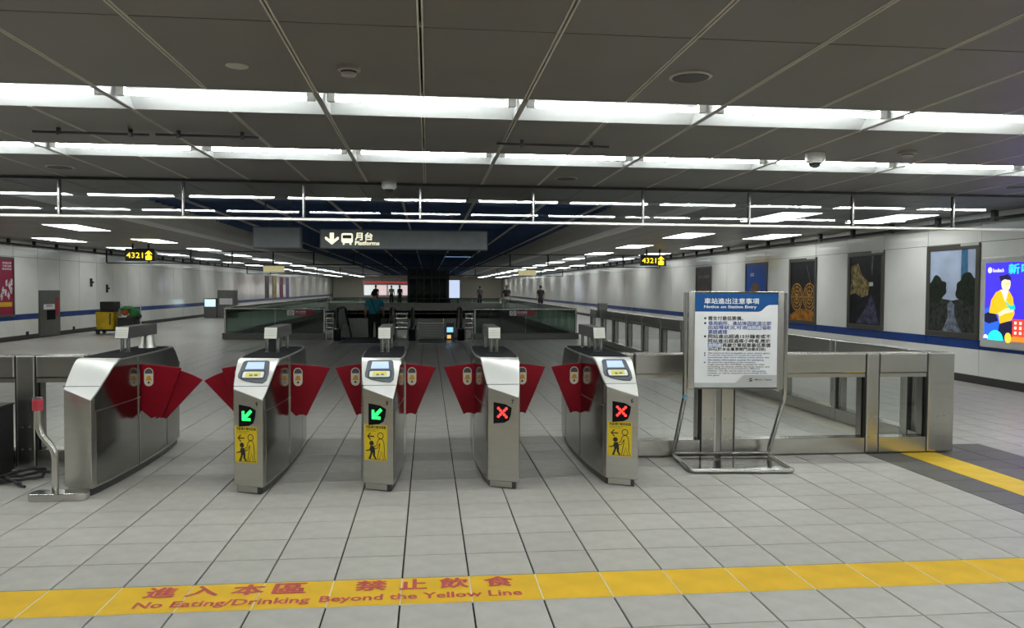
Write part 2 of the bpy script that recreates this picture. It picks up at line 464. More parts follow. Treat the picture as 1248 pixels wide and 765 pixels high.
# flat square lights of the far concourse
def panel_light(x, y, label, group):
    r = thing('panel_light', (x, y, ZC), label, 'ceiling light', group)
    MB().box(x-.36, x+.36, y-.88, y+.88, ZC-.012, ZC-.001).build('frame', PLASTW, r)
    MB().box(x-.33, x+.33, y-.85, y+.85, ZC-.018, ZC-.012).build('diffuser', PANEL, r)
for k in range(17):
    y = 12.9+4.75*k
    for x in (-7.4, -9.85): panel_light(x, y, 'flat square light panel in ceiling along the plain white wall', 'left concourse lights')
    for x in (5.95, 7.95): panel_light(x, y, 'flat square light panel in ceiling along the poster wall', 'poster wall lights')

# ------------------------------------------------------------------ side walls
def wall(name, x, sgn, y_end_obj, off, skip=()):
    wr = structure(name, MB().box(x-.22 if sgn > 0 else x+.02, x-.02 if sgn > 0 else x+.22, -8, 95, -.3, 3.1), SHADOWGAP)
    W_, B_ = MB(), MB()
    pms = {}
    P = 1.355
    k0 = int((-8-off)/P)
    for k in range(k0, 80):
        ya, yb = off+k*P, off+(k+1)*P
        if ya < -7.9 or yb > 95: continue
        for nm, z0, z1, m_ in (('wall_panel', .13, .555, WALLW), ('blue_stripe_panel', .56, .71, WALLB), ('wall_panel', .715, 2.29, WALLW), ('wall_panel', 2.297, 2.75, WALLW)):
            if (k, nm, z0) in skip: continue
            if 8 < ya < y_end_obj:
                key = (nm, z0)
                if key not in pms:
                    me = boxmesh(nm, .02, P-.014, z1-z0, m_)
                    pms[key] = me
                inst(nm, pms[key], (x+(-.01 if sgn > 0 else .01), (ya+yb)/2, z1), wr)
            else:
                (W_ if m_ is WALLW else B_).box(x-.02 if sgn > 0 else x, x if sgn > 0 else x+.02, ya+.007, yb-.007, z0, z1)
    W_.build('wall_panel_field', WALLW, wr, kind='stuff'); B_.build('blue_stripe_field', WALLB, wr, kind='stuff')
    return wr
wall_r = wall('wall_right', XR, -1, 46, 11.80-9*1.355)
OL = 24.03-24*1.355
wall_l = wall('wall_left', XL, 1, 60, OL, skip=((24, 'wall_panel', .13), (24, 'blue_stripe_panel', .56)))
structure('baseboard_right', MB().box(XR-.0, XR+.05, -8, 95, 0, .125), SKIRT)
structure('baseboard_left', MB().box(XL-.05, XL+.0, -8, 95, 0, .125), SKIRT)
structure('wall_back', MB().box(XL-.2, XR+.2, -8.2, -8, -.3, 3.1), mat('dim_back_wall', (.16, .155, .15), .5))
structure('wall_far', MB().box(XL-.2, XR+.2, 95, 95.2, -.3, 3.3), mat('cream_far_wall', (.82, .80, .68), .5))
# pipes under the ceiling along both walls
for nm, x, s, lb in (('ceiling_pipe', XR-.16, 1, 'black pipe with clamps under the ceiling along the poster wall'), ('ceiling_pipe', XL+.16, -1, 'black pipe with clamps under the ceiling along the plain white wall')):
    r = thing(nm, (x, 10, 2.62), lb, 'pipe')
    MB().tube([(x, 8, 2.62), (x, 94, 2.62)], .028, 8).build('pipe', BLACK, r, smooth=True)
    for k in range(28):
        y = 8.6+1.355*k
        MB().box(x-.035, x+.035, y-.04, y+.04, 2.585, 2.75).build('clamp', BLACK, r)

# ------------------------------------------------------------------ hanging glass curtains
def curtain(y, xa, xb, label, z0=2.287, first=True, dark=False):
    r = thing('smoke_curtain', ((xa+xb)/2, y, z0), label, 'glass curtain')
    bar = mat('pale_curtain_bar', (.62, .61, .57), .3, .6) if not dark else BLACK
    MB().box(xa, xb, y-.03, y+.03, z0, z0+.036).build('bottom_rail', bar, r, bevel=.008)
    MB().box(xa, xb, y-.04, y+.04, ZC-.03, ZC).build('top_channel', DARKST, r)
    n = round((xb-xa)/1.365); p = (xb-xa)/n
    for k in range(n+1):
        x = xa+k*p
        q = .014 if first else .024
        m = MB().box(x-q, x+q, y-.022, y+.022, z0+.036, ZC-.03)
        m.build('mullion', BLACK if dark else DARKST, r)
        if first:
            MB().box(x-.003, x+.003, y-.026, y-.022, z0+.036, ZC-.03).build('mullion_cap', STEELD, r)
        if k < n: MB().box(x+.014, x+p-.014, y-.004, y+.004, z0+.036, ZC-.03).build('pane', GLASSC, r)
curtain(9.55, -11.056, 8.124, 'glass smoke curtain with pale rail hanging right behind the trough lights')
curtain(28.4, -10.99, 8.535, 'dark-framed glass smoke curtain hanging over the pit edge', dark=True, first=False)
curtain(49.5, -10.99, 8.535, 'distant dark-framed glass smoke curtain past the pit', dark=True, first=False)
# ------------------------------------------------------------------ ticket gates
LCD = emis('lcd_blue_white', (0.36, 0.46, 0.72), 0.75)
BEZEL = mat('grey_reader_bezel', (0.10, 0.112, 0.125), 0.3, 0.1)
LEDG = emis('green_led', (0.02, 0.95, 0.12), 2.2)
LEDR = emis('red_led', (1.0, 0.04, 0.03), 2.2)
FACEW = mat('pale_display_face', (0.66, 0.66, 0.60), 0.4)
def top_z(y):
    a = abs(y)
    if a > 1.05: a = 1.05
    if a >= .75: return .69+.7*(1.05-a)
    if a >= .607: t = (.75-a)/.143; return .90+.7*.143*(t-t*t/2)
    return .95
def gate(x, y, num, reader, led, sticker, label, left, right, dup=False):
    g = thing('ticket_gate', (x, y, 0), label, 'ticket gate', 'ticket gates in a row')
    B = lambda mb, nm, m, par=None, **k: mb.build(nm, m, par or g, local=True, **k)
    N = 40
    us = sorted({i/N for i in range(N+1)} | {.04, .06, .94, .96})
    def side(s):                       # left and right outline points at station s
        t = abs(2*s-1)
        wd = .112+.062*max(0, 1-t*t)**.8
        return (-wd, -.955+2.005*s), (wd, -1.05+2.005*s)
    def body(z0, inset=0.0, topf=top_z):
        v = []; f = []
        for s in us:
            (a, ya), (b, yb) = side(s)
            e = inset if 0 < s < 1 else 0
            ya2 = ya+(inset if s == 0 else -inset if s == 1 else 0); yb2 = yb+(inset if s == 0 else -inset if s == 1 else 0)
            v += [(a+inset, ya2, z0), (b-inset, yb2, z0), (b-inset, yb2, topf(yb)), (a+inset, ya2, topf(ya))]
        n = len(us)
        for i in range(n-1):
            k = 4*i
            for q in range(4): f.append((k+q, k+4+q, k+4+(q+1) % 4, k+(q+1) % 4))
        f += [(0, 1, 2, 3), tuple(4*(n-1)+q for q in (3, 2, 1, 0))]
        mb = MB(); mb.add(v, f); return mb
    def slope_panels():
        for s0, s1 in ((0, .225), (.775, 1)):
            v = []; f = []; n = 14
            for i in range(n+1):
                s = s0+(s1-s0)*i/n
                (a, ya), (b, yb) = side(s)
                v += [(a+.004, ya, top_z(ya)-.003), (a+.004, ya, top_z(ya)+.002), (b-.004, yb, top_z(yb)+.002), (b-.004, yb, top_z(yb)-.003)]
            for i in range(n):
                for q in range(4): f.append((4*i+q, 4*i+4+q, 4*i+4+(q+1) % 4, 4*i+(q+1) % 4))
            f += [(0, 1, 2, 3), tuple(4*n+q for q in (3, 2, 1, 0))]
            mb = MB(); mb.add(v, f); fix(B(mb, 'slope_panel', SLOPE, smooth=True))
    def fix(o):
        bm = bmesh.new(); bm.from_mesh(o.data); bmesh.ops.recalc_face_normals(bm, faces=bm.faces); bm.to_mesh(o.data); bm.free()
        return o
    fix(B(body(.055), 'body', STEEL, smooth=True, bevel=.005))
    slope_panels()
    fix(B(body(0.0, .022, lambda q: .058), 'plinth', DARKST))
    def side_plate(nm, sg, s0, s1, zb, zt, m_=STEELD):
        v = []; f = []
        n = 12
        for i in range(n+1):
            s = s0+(s1-s0)*i/n
            p = side(s)[0 if sg < 0 else 1]
            for d in (-.004, .0035):
                for z in (zb(p[1]) if callable(zb) else zb, min(zt(p[1]) if callable(zt) else zt, top_z(p[1])-.012)):
                    v.append((p[0]+sg*d, p[1], z))
        for i in range(n):
            k = 4*i
            f += [(k+2, k+6, k+7, k+3), (k, k+1, k+5, k+4), (k+1, k+3, k+7, k+5), (k, k+4, k+6, k+2)]
        f += [(0, 2, 3, 1), (4*n, 4*n+1, 4*n+3, 4*n+2)]
        mb = MB(); mb.add(v, f)
        o = fix(B(mb, nm, m_))
        return o
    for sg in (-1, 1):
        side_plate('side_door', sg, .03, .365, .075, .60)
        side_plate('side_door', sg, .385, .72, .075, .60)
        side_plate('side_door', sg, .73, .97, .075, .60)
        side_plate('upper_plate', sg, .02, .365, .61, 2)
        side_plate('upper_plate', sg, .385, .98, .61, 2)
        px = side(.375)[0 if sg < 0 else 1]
        B(MB().box(min(px[0], px[0]+sg*.012), max(px[0], px[0]+sg*.012), px[1]-.006, px[1]+.006, .06, .90), 'edge_strip', CHROME)
    kp = Fr((-.112, -.955, 0), (.224, -.095, 0), (0, 0, 1))
    m = MB(); kp.plate(m, [(.014, .008), (.212, .008), (.212, .05), (.014, .05)], -.022, -.014); B(m, 'kick_plate', STEEL)
    # black top plate
    P = [(side(s)[0][0]+.012, side(s)[0][1]) for s in us if -.60 < side(s)[0][1] < .60]
    Q = [(side(s)[1][0]-.012, side(s)[1][1]) for s in us if -.60 < side(s)[1][1] < .60]
    B(MB().prism([(a, b, .9505) for a, b in P+Q[::-1]], (0, 0, .006)), 'top_plate', BLACKG)
    # seam across the slope
    for sy, nm in ((-1, 'seam_strip'), (1, 'seam_strip')):
        yq = sy*.93; wq = .125
        B(MB().box(-wq, wq, yq-.0018, yq+.0018, .772, top_z(.93)+.0035), nm, SHADOWGAP)
    # slope frame and front face frame
    sl = Fr((0, -.93, .774), (1, 0, 0), (0, 1, .7))
    ua = Vector((.224, -.095, 0)); fc = Fr((-.112, -.955, 0), ua, (0, 0, 1)); FW = ua.length
    # display box on posts
    yb0, yb1 = -.15, .52
    m = MB()
    prof = [(yb0-.03, 1.072), (yb0, 1.168), (yb1, 1.168), (yb1, 1.072)]
    m.prism([(-.052, p, q) for p, q in prof], (.104, 0, 0))
    bx = B(m, 'display_box', mat('dark_grey_box', (.055, .055, .055), .4, .2), bevel=.004)
    d = Fr((0, yb0-.031, 1.073), (1, 0, 0), (0, .03, .096))
    m = MB(); d.plate(m, [(-.05, .003), (.05, .003), (.05, .097), (-.05, .097)], 0, .004); B(m, 'display_face', FACEW, bx)
    m = MB()
    for q in (.03, .05, .07): d.plate(m, [(-.044, q), (.044, q), (.044, q+.001), (-.044, q+.001)], .004, .0045)
    B(m, 'face_line', GREYP, bx, kind='stuff')
    for px, py in (((-.042, yb0+.05), (.042, yb0+.05)) if num == '9' else ((-.022, yb0+.05), (.026, yb0+.05))):
        B(MB().lathe([(.022, 0), (.022, .006), (.016, .008), (.016, .12)], (px, py, .953), 14), 'post', CHROME, smooth=True)
    if left == 'edge':
        B(MB().lathe([(.075, 0), (.06, .05), (.05, .12)], (0, yb1-.1, .953), 20), 'post', STEEL, smooth=True)
    else:
        for px in (-.03, .03): B(MB().lathe([(.022, 0), (.022, .006), (.016, .008), (.016, .12)], (px, yb1-.1, .953), 14), 'post', CHROME, smooth=True)
    if num == '9':
        B(MB().box(-.027, .027, yb0+.044, yb0+.056, .957, 1.07), 'post_infill', BLACK)
    # reader head
    if reader:
        m = MB(); out = [(-.098, .27), (-.085, .287), (.085, .287), (.098, .27), (.112, .13), (.108, .06), (.085, .03), (.02, .037), (-.06, .062), (-.105, .095), (-.110, .13)]
        sl.plate(m, out, -.01, .007); bz = B(m, 'reader', BEZEL, bevel=.004)
        m = MB(); sl.plate(m, [(-.068, .185), (.068, .185), (.062, .265), (-.062, .265)], .007, .009); B(m, 'screen', LCD, bz)
        m = MB(); sl.plate(m, rrect(-.088, .09, .07, .168, .025), .007, .010); B(m, 'card_pad', mat('dark_card_pad', (.07, .08, .09), .25), bz)
        m = MB(); sl.plate(m, rrect(-.074, .078, .085, .152, .012), .010, .011); B(m, 'pad_plate', WHITEP, bz)
        m = MB(); sl.plate(m, [(-.052, .092), (.056, .097), (.054, .145), (-.050, .140)], .011, .012); B(m, 'pad_sticker', mat('pale_yellow_sticker', (.72, .66, .10), .5), bz)
        m = MB(); sl.flat(m, rrect(-.025, .0, .1, .118, .004), .0125); sl.flat(m, rrect(.01, .035, .102, .12, .004), .0125); B(m, 'pad_mark', GREYP, bz, kind='stuff')
    # front face: indicator, number, sticker
    if led:
        m = MB(); sh = [(.045, .487), (.13, .497), (.165, .517), (.180, .558), (.187, .612), (.14, .636), (.045, .648)]
        fc.plate(m, sh, -.004, .0025); dp = B(m, 'indicator', BLACKG)
        m = MB()
        if led == 'arrow':
            A = [(0, 0), (.062, 0), (.062, .018), (.034, .018), (.075, .058), (.060, .072), (.018, .033), (.018, .06), (0, .06)]
            fc.flat(m, [(.072+a*1.15, .533+b*1.15) for a, b in A], .0032); B(m, 'arrow_light', LEDG, dp)
        else:
            for q in range(5):
                for e in range(5):
                    if abs(q-2) == abs(e-2): fc.flat(m, circ(.115+(q-2)*.0155, .573+(e-2)*.0155, .0105, n=10), .0032)
            B(m, 'cross_light', LEDR, dp, kind='stuff')
        m = MB(); text_in(m, fc, num, .185, .640, .204, .674, .0012, .03); B(m, 'gate_number', INK)
    if sticker:
        m = MB(); u0, u1, v0, v1 = .012, .196, .228, .492
        fc.plate(m, [(u0, v0), (u1, v0), (u1, v1), (u0, v1)], .0003, .0015); st = B(m, 'warning_sticker', YEL)
        z = .0021
        m = MB(); text_in(m, fc, '兒童通行請走前面', .022, .465, .187, .485, z, .03)
        text_in(m, fc, 'Children should walk', .024, .452, .13, .460, z); text_in(m, fc, 'in front of adults', .024, .441, .11, .449, z)
        B(m, 'sticker_lettering', INK, st, kind='stuff')
        m = MB(); fc.rib(m, [(.040, .405), (.092, .405)], .009, z); fc.rib(m, [(.062, .430), (.038, .405), (.062, .380)], .009, z); B(m, 'arrow_print', INK, st)
        m = MB(); fc.rib(m, circ(.143, .413, .022, n=20), .006, z, True)
        fc.rib(m, [(.128, .385), (.118, .365), (.112, .340), (.085, .328), (.080, .316), (.115, .318), (.130, .345), (.137, .358)], .0055, z)
        fc.rib(m, [(.128, .385), (.145, .390), (.160, .385), (.170, .362), (.174, .31), (.172, .27), (.184, .237), (.165, .237)], .0055, z)
        fc.rib(m, [(.137, .358), (.134, .325), (.126, .285), (.118, .240), (.135, .240), (.150, .30), (.165, .24)], .0055, z)
        B(m, 'adult_print', INK, st, kind='stuff')
        m = MB(); fc.flat(m, circ(.070, .354, .0185, n=16), z)
        fc.flat(m, [(.058, .333), (.085, .335), (.098, .315), (.098, .285), (.062, .285), (.058, .305)], z)
        fc.rib(m, [(.062, .318), (.052, .302), (.024, .297)], .009, z)
        fc.flat(m, [(.064, .288), (.080, .288), (.062, .236), (.044, .236), (.054, .26)], z)
        fc.flat(m, [(.080, .29), (.1, .29), (.098, .265), (.112, .238), (.1, .236), (.082, .262)], z)
        B(m, 'child_print', INK, st, kind='stuff')
        m = MB(); fc.rib(m, [(.042, .2365), (.188, .2365)], .003, z); B(m, 'ground_line_print', INK, st)
    # red sector flaps
    def flap(sg, tip, low, yk, tipz, ext=False, r0=.05, rz=.875):
        yv = -.245+yk
        tx, tz = tip
        top = []
        for i in range(9):
            t = i/8
            top.append((r0+(tx-r0)*t, rz+(tz-rz)*t**1.9))
        bot = [(low[0], low[1]), (low[0]-.025, low[1]+.012), (low[0]-.055, low[1]+.012), (low[0]-.085, low[1])]
        pts = top+bot+[(r0, .60)]
        m = MB(); m.prism([(sg*a, yv, b) for a, b in pts], (0, .016, 0))
        o = fix(B(m, 'flap', RED, bevel=.004))
        return o, yv
    def flap_sticker(o, sg, cx, yv):
        s_ = Fr((sg*cx, yv, .765), (1, 0, 0), (0, 0, 1))
        def capsule(wd, h): return circ(0, h-wd, wd, n=9, a0=0, a1=PI)+circ(0, -h+wd, wd, n=9, a0=PI, a1=2*PI)
        m = MB(); s_.plate(m, capsule(.036, .075), 0, .0015); B(m, 'warning_label', mat('pale_label', (.62, .58, .46), .5), o)
        m = MB(); s_.plate(m, circ(0, .039, .030, n=9, a0=0, a1=PI)+[(-.030, .028), (.030, .028)], .0015, .0022); B(m, 'label_cap', mat('dark_grey_print', (.05, .055, .06), .5), o)
        m = MB(); s_.plate(m, [(-.024, -.028), (.024, -.028), (.016, .006), (.006, .012), (-.012, .008)], .0015, .0022); B(m, 'label_print', mat('orange_print', (.55, .26, .02), .5), o)
        m = MB(); s_.plate(m, [(-.009, -.052), (.009, -.052), (.007, -.036), (-.007, -.036)], .0015, .0022); B(m, 'label_mark', INK, o)
    for sg, kind in ((-1, left), (1, right)):
        if kind == 'flap':
            tx_, lx_ = {'9R': (.49, .30), '8L': (.395, .225)}.get(num+('R' if sg > 0 else 'L'), (.43, .262))
            o, yv = flap(sg, (tx_, .838), (lx_, .442), 0, 0); flap_sticker(o, sg, .232, yv)
        elif kind == 'wide':
            q = (.49, .65) if sg > 0 else (.375, .52)
            o, yv = flap(sg, (q[0], .838), (.335 if sg > 0 else .25, .428), 0, 0); flap_sticker(o, sg, .235, yv)
            flap(sg, (q[1], .735), (q[1]-.29, .418), .024, 0, r0=q[0]-.16, rz=.835)
    return g
GY = 6.83
gate(-2.49, GY+.06, '10', False, None, False, 'ticket gate with blank face beside the red-capped handrail', 'edge', 'wide')
gate(-1.292, GY, '9', True, 'arrow', True, 'ticket gate 9 with green arrow and sticker, beside the wide aisle of double flaps', 'wide', 'flap')
gate(-0.3635, GY, '8', True, 'arrow', True, 'ticket gate 8 with green arrow and sticker, next to the red-cross gate 7', 'flap', 'flap')
gate(0.5625, GY, '7', False, 'cross', False, 'ticket gate 7 with red cross and no sticker', 'flap', 'flap')
gate(1.4725, GY, '6', True, 'cross', True, 'ticket gate 6 with red cross and yellow sticker, next to the notice stand', 'flap', 'none')

# bent handrail in front of the blank gate
h = thing('handrail', (-2.6, 5.86, 0), 'bent steel handrail with red cap beside the blank gate', 'handrail')
m = MB(); m.prism([(a, b, 0) for a, b in rrect(-2.77, -2.38, 5.72, 5.86, .05)], (0, 0, .055)); m.build('base_plate', CHROME, h, bevel=.006)
def arcpath(pts, r=.08, n=5):
    P = [Vector(p) for p in pts]; out = [P[0]]
    for i in range(1, len(P)-1):
        a = (P[i-1]-P[i]).normalized(); b = (P[i+1]-P[i]).normalized()
        p, q = P[i]+a*r, P[i]+b*r
        for k in range(n+1):
            t = k/n; out.append(p*(1-t)**2+P[i]*2*t*(1-t)+q*t*t)
    out.append(P[-1]); return out
pp = arcpath([(-2.605, 5.80, .05), (-2.605, 5.80, .35), (-2.715, 5.80, .48), (-2.715, 5.80, .64)], .07)
MB().tube(pp, .023, 14).build('pipe', CHROME, h, smooth=True)
MB().lathe([(.034, 0), (.034, .075), (.030, .08)], (-2.715, 5.80, .63), 20).build('red_cap', mat('red_cap_vinyl', (.42, .03, .05), .5), h, smooth=True)
MB().lathe([(.028, 0), (.032, .006), (.030, .012)], (-2.715, 5.80, .71), 20).build('cap_end', CHROME, h, smooth=True)

# ------------------------------------------------------------------ steel and glass fences
SCREW = mat('screw_head', (.5, .49, .46), .3, 1)
def screws(mbparent, pts, ax):
    for p in pts:
        if ax == 'y': MB().tube([p, (p[0], p[1]-.006, p[2])], .008, 8).build('screw', SCREW, mbparent, smooth=True)
        else: MB().tube([p, (p[0]+ax*.006, p[1], p[2])], .008, 8).build('screw', SCREW, mbparent, smooth=True)
def fence_x(label, posts, spans, y, th=.15, steel=STEELH, dk=DARKST):
    f = thing('glass_fence', ((posts[0][0]+posts[-1][1])/2, y+th/2, 0), label, 'fence')
    for a, b in posts:
        p = MB().box(a, b, y, y+th, .012, .93).build('post', steel, f, bevel=.012)
        c = (a+b)/2; w_ = min(.03, (b-a)/4)
        screws(p, [(c+s*w_, y, z) for s in (-1, 1) for z in (.16, .345)], 'y')
    for a, b in spans:
        for e in (a, b-.010): MB().box(e, e+.010, y+.008, y+th-.008, .02, .922).build('dark_gap_fill', BLACK, f)  # black strip added to darken the open gap beside each post
        r = MB().box(a+.010, b-.010, y, y+th, .745, .93).build('top_rail', steel, f, bevel=.012)
        MB().box(a+.008, b-.008, y+.012, y+th-.012, .708, .742).build('glass_channel', STEELH, f)
        MB().box(a+.008, b-.008, y+.004, y+th, .012, .152).build('bottom_rail', steel, f, bevel=.006)
        for e in (a+.008, b-.008-.02): MB().box(e, e+.02, y+.04, y+th-.02, .152, .71).build('glass_jamb', STEELD, f)
        MB().box(a+.05, b-.05, y+.07, y+.08, .15, .71).build('pane', GLASSR, f)
fence_x('front steel and glass fence from gate 6 to the corner post', [(1.70, 1.815), (2.44, 2.565), (2.625, 2.74), (4.0, 4.12), (4.60, 4.86)],
        [(1.815, 2.44), (2.74, 4.0), (4.12, 4.60)], 6.79)
fence_x('dark steel and glass fence beside the blank gate and black box', [(-4.8, -4.67), (-3.345, -3.20), (-2.80, -2.70)],
        [(-4.67, -3.345), (-3.20, -2.80)], 6.79)
# fence running back from the corner post
f = thing('glass_fence', (4.72, 13, 0), 'long steel and glass fence running back beside the poster wall', 'fence')
ys = [7.24+1.362*k for k in range(12)]
prev = 6.94
for k, y in enumerate(ys):
    a, b = y-.055, y+.055
    p = MB().box(4.645, 4.795, a, b, .012, .93).build('post', STEELH, f, bevel=.01)
    if k < 3: screws(p, [(4.645, y+s*.025, z) for s in (-1, 1) for z in (.16, .345)], -1)
    s0, s1 = prev+.008, a-.008
    for e in (s0-.008, s1): MB().box(4.653, 4.787, e, e+.008, .02, .922).build('dark_gap_fill', BLACK, f)  # black fill standing in for the dark gap at each rail end
    MB().box(4.645, 4.795, s0, s1, .745, .93).build('top_rail', STEELH, f, bevel=.012)
    MB().box(4.657, 4.783, s0, s1, .708, .742).build('glass_channel', STEELH, f)
    MB().box(4.65, 4.79, s0, s1, .012, .152).build('bottom_rail', STEELH, f, bevel=.006)
    for e in (s0, s1-.02): MB().box(4.68, 4.77, e, e+.02, .152, .71).build('glass_jamb', STEELD, f)
    MB().box(4.715, 4.725, s0+.04, s1-.04, .15, .71).build('pane', GLASSR, f)
    prev = b

# ------------------------------------------------------------------ black box and cables left of the gates
e = thing('equipment_box', (-3.62, 6.45, 0), 'low black cabinet with steel edge in front of the dark fence', 'cabinet')
MB().box(-3.98, -3.30, 6.22, 6.66, .03, .55).build('body', mat('matt_black', (.008, .008, .009), .55), e, bevel=.006)
MB().box(-3.99, -3.295, 6.21, 6.67, .55, .565).build('lid', mat('matt_black2', (.012, .012, .013), .4), e, bevel=.004)
MB().box(-3.97, -3.31, 6.24, 6.64, 0, .03).build('base', BLACK, e)
MB().prism([(-3.298, 6.216, .03), (-3.270, 6.216, .03), (-3.292, 6.216, .56), (-3.298, 6.216, .56)], (0, .02, 0)).build('edge_strip', STEEL, e)
c = thing('cable_bundle', (-3.2, 6.35, 0), 'tangle of black cables on the floor by the black cabinet', 'cable')
random.seed(3)
for k in range(7):
    r = random.Random(k)
    P = []
    for i in range(9):
        a = i/8
        P.append((-3.27+.28*a+r.uniform(-.03, .03), 6.14+.12*k*.5+.10*math.sin(a*4+k)+.06*a, .014+.012*(k % 3)+.03*math.sin(a*PI)*r.random()))
    MB().tube(arcpath(P, .015, 3), .011, 7).build('cable', BLACK, c, smooth=True)

# ------------------------------------------------------------------ notice stand
ns = thing('notice_stand', (2.58, 6.42, 0), 'steel stand holding a white and blue notice on station entry', 'sign stand', rz=R(-4.5))
# local frame: sign plane y=-0.05, base from y=-0.28 to 0.30
def NB(mb, nm, m_, par=None, **k): return mb.build(nm, m_, par or ns, local=True, **k)
xl, xr = -.425, .425
for nm, path in (('frame_tube', [(xl, -.05, 1.475), (xl, -.05, .60), (xl-.0, .29, .10), (xl, .30, .025), (xl, -.275, .022), (0.0, -.275, .022)]),
                 ('frame_tube', [(xr, -.05, 1.475), (xr, -.05, .60), (xr+.0, .29, .10), (xr, .30, .025), (xr, -.275, .022), (0.0, -.275, .022)])):
    NB(MB().tube(arcpath(path, .05, 5), .020, 12), nm, CHROME, smooth=True)
NB(MB().tube([(xl, .29, .05), (xr, .29, .05)], .012, 10), 'cross_tube', CHROME, smooth=True)
NB(MB().box(xl+.015, xr-.015, -.255, .28, .012, .022), 'base_sheet', STEELD)
NB(MB().tube([(xl, -.05, .585), (xl, -.05, .612)], .0225, 12), 'blue_tape', mat('blue_tape', (.1, .3, .45), .5), smooth=True)
bd = NB(MB().box(-.40, .40, -.06, -.035, .665, 1.485), 'board_back', STEELD, bevel=.004)
for a, b in ((-.405, -.352), (.352, .405)): NB(MB().box(a, b, -.068, -.055, .665, 1.485), 'side_rail', STEELH, bevel=.003)
nf = Fr((-.35, -.0605, .680), (1, 0, 0), (0, 0, 1))   # 0.70 wide, 0.79 high
W_, H_ = .70, .79
m = MB(); nf.plate(m, [(0, 0), (W_, 0), (W_, H_), (0, H_)], 0, .004)
PAPER = mat('white_notice_sheet', (.84, .85, .88), .4, 0, .02)
sh = NB(m, 'notice_sheet', PAPER)
BLUEP = mat('notice_blue', (.012, .075, .24), .6, 0, .04, spec=.15)
m = MB(); nf.plate(m, [(0, H_), (0, H_-.153), (.535, H_-.153), (.56, H_-.146), (.60, H_-.108), (.625, H_-.096), (W_, H_-.094), (W_, H_)], .004, .005); NB(m, 'header_band', BLUEP, sh)
m = MB(); nf.plate(m, [(0, 0), (W_, 0), (W_, .105), (.43, .105), (.41, .10), (.355, .045), (.335, .038), (0, .038)], .004, .005); NB(m, 'footer_band', mat('notice_grey', (.5, .51, .51), .45), sh)
LT = .0056
m = MB(); text_in(m, nf, '車站進出注意事項', .078, H_-.088, .54, H_-.040, LT, .02); text_in(m, nf, 'Notice on Station Entry', .075, H_-.131, .52, H_-.099, LT, .02); NB(m, 'title_lettering', WHITEP, sh, kind='stuff')
def lines(nm, m_, rows, bold):
    q = MB()
    for (s_, u0, u1, vc, hh) in rows: text_in(q, nf, s_, u0, H_-vc-hh/2, u1, H_-vc+hh/2, LT, bold)
    NB(q, nm, m_, sh, kind='stuff')
BL = mat('notice_blue_ink', (.04, .07, .30), .5)
lines('black_lettering', INK, [('需支付最低票價。', .112, .405, .209, .034), ('同站進出超過15分鐘者或不', .112, .642, .361, .034), ('同站進出超過兩小時者,應於', .112, .642, .399, .034),
      ('再繳交單程票最低票價', .235, .642, .435, .034), ('20元(於本金屬票閘門自動扣除)', .112, .60, .470, .032)], .022)
lines('blue_lettering', BL, [('借用廁所、進站後因故須立即', .112, .642, .250, .034), ('出站等狀況,可洽', .112, .44, .286, .034), ('協助', .57, .642, .286, .034), ('票證處理', .112, .272, .323, .034)], .022)
m = MB(); nf.plate(m, [(.442, H_-.305), (.564, H_-.305), (.564, H_-.267), (.442, H_-.267)], .004, .005); nf.plate(m, [(.110, H_-.455), (.230, H_-.455), (.230, H_-.416), (.110, H_-.416)], .004, .005); NB(m, 'highlight_box', mat('notice_pale_blue', (.22, .32, .62), .5), sh, kind='stuff')
lines('boxed_lettering', WHITEP, [('詢問處', .447, .559, .2865, .030), ('詢問處', .115, .225, .435, .030)], .02)
lines('small_black_lettering', INK, [('The minimum fare is payable to enter station gates.', .112, .64, .502, .016), ('An extra fee equivalent to the minimum', .112, .515, .580, .016), ('single journey fare (NT$20) is payable for stays', .112, .595, .598, .016),
      ('exceeding 15 minutes within the same station, and', .112, .635, .617, .016), ('stays exceeding 2 hours between different', .112, .555, .633, .016), ('stations. The fee can be paid at the', .112, .475, .652, .016), ('counter, or will be deducted automatically at the', .112, .615, .671, .016), ('exit gates.', .112, .215, .690, .015)], .012)
lines('small_blue_lettering', BL, [('To use the restrooms, or to exit the paid area', .112, .57, .520, .016), ('immediately after entry without travel, please visit', .112, .632, .539, .016), ('the station information counter for assistance.', .112, .59, .558, .016), ('information', .485, .605, .652, .016)], .015)
m = MB()
for vc in (.209, .250, .361, .502, .520, .580): nf.flat(m, circ(.086, H_-vc, .0095 if vc < .5 else .006, n=12), LT)
NB(m, 'bullet_print', INK, sh, kind='stuff')
m = MB(); nf.flat(m, [(.448, .058), (.475, .078), (.495, .078), (.482, .068), (.462, .066)], LT); nf.flat(m, [(.462, .050), (.482, .050), (.510, .072), (.494, .064), (.474, .062)], LT)
text_in(m, nf, 'Metro Taipei', .515, .054, .655, .074, LT, .01); NB(m, 'operator_logo', INK, sh, kind='stuff')
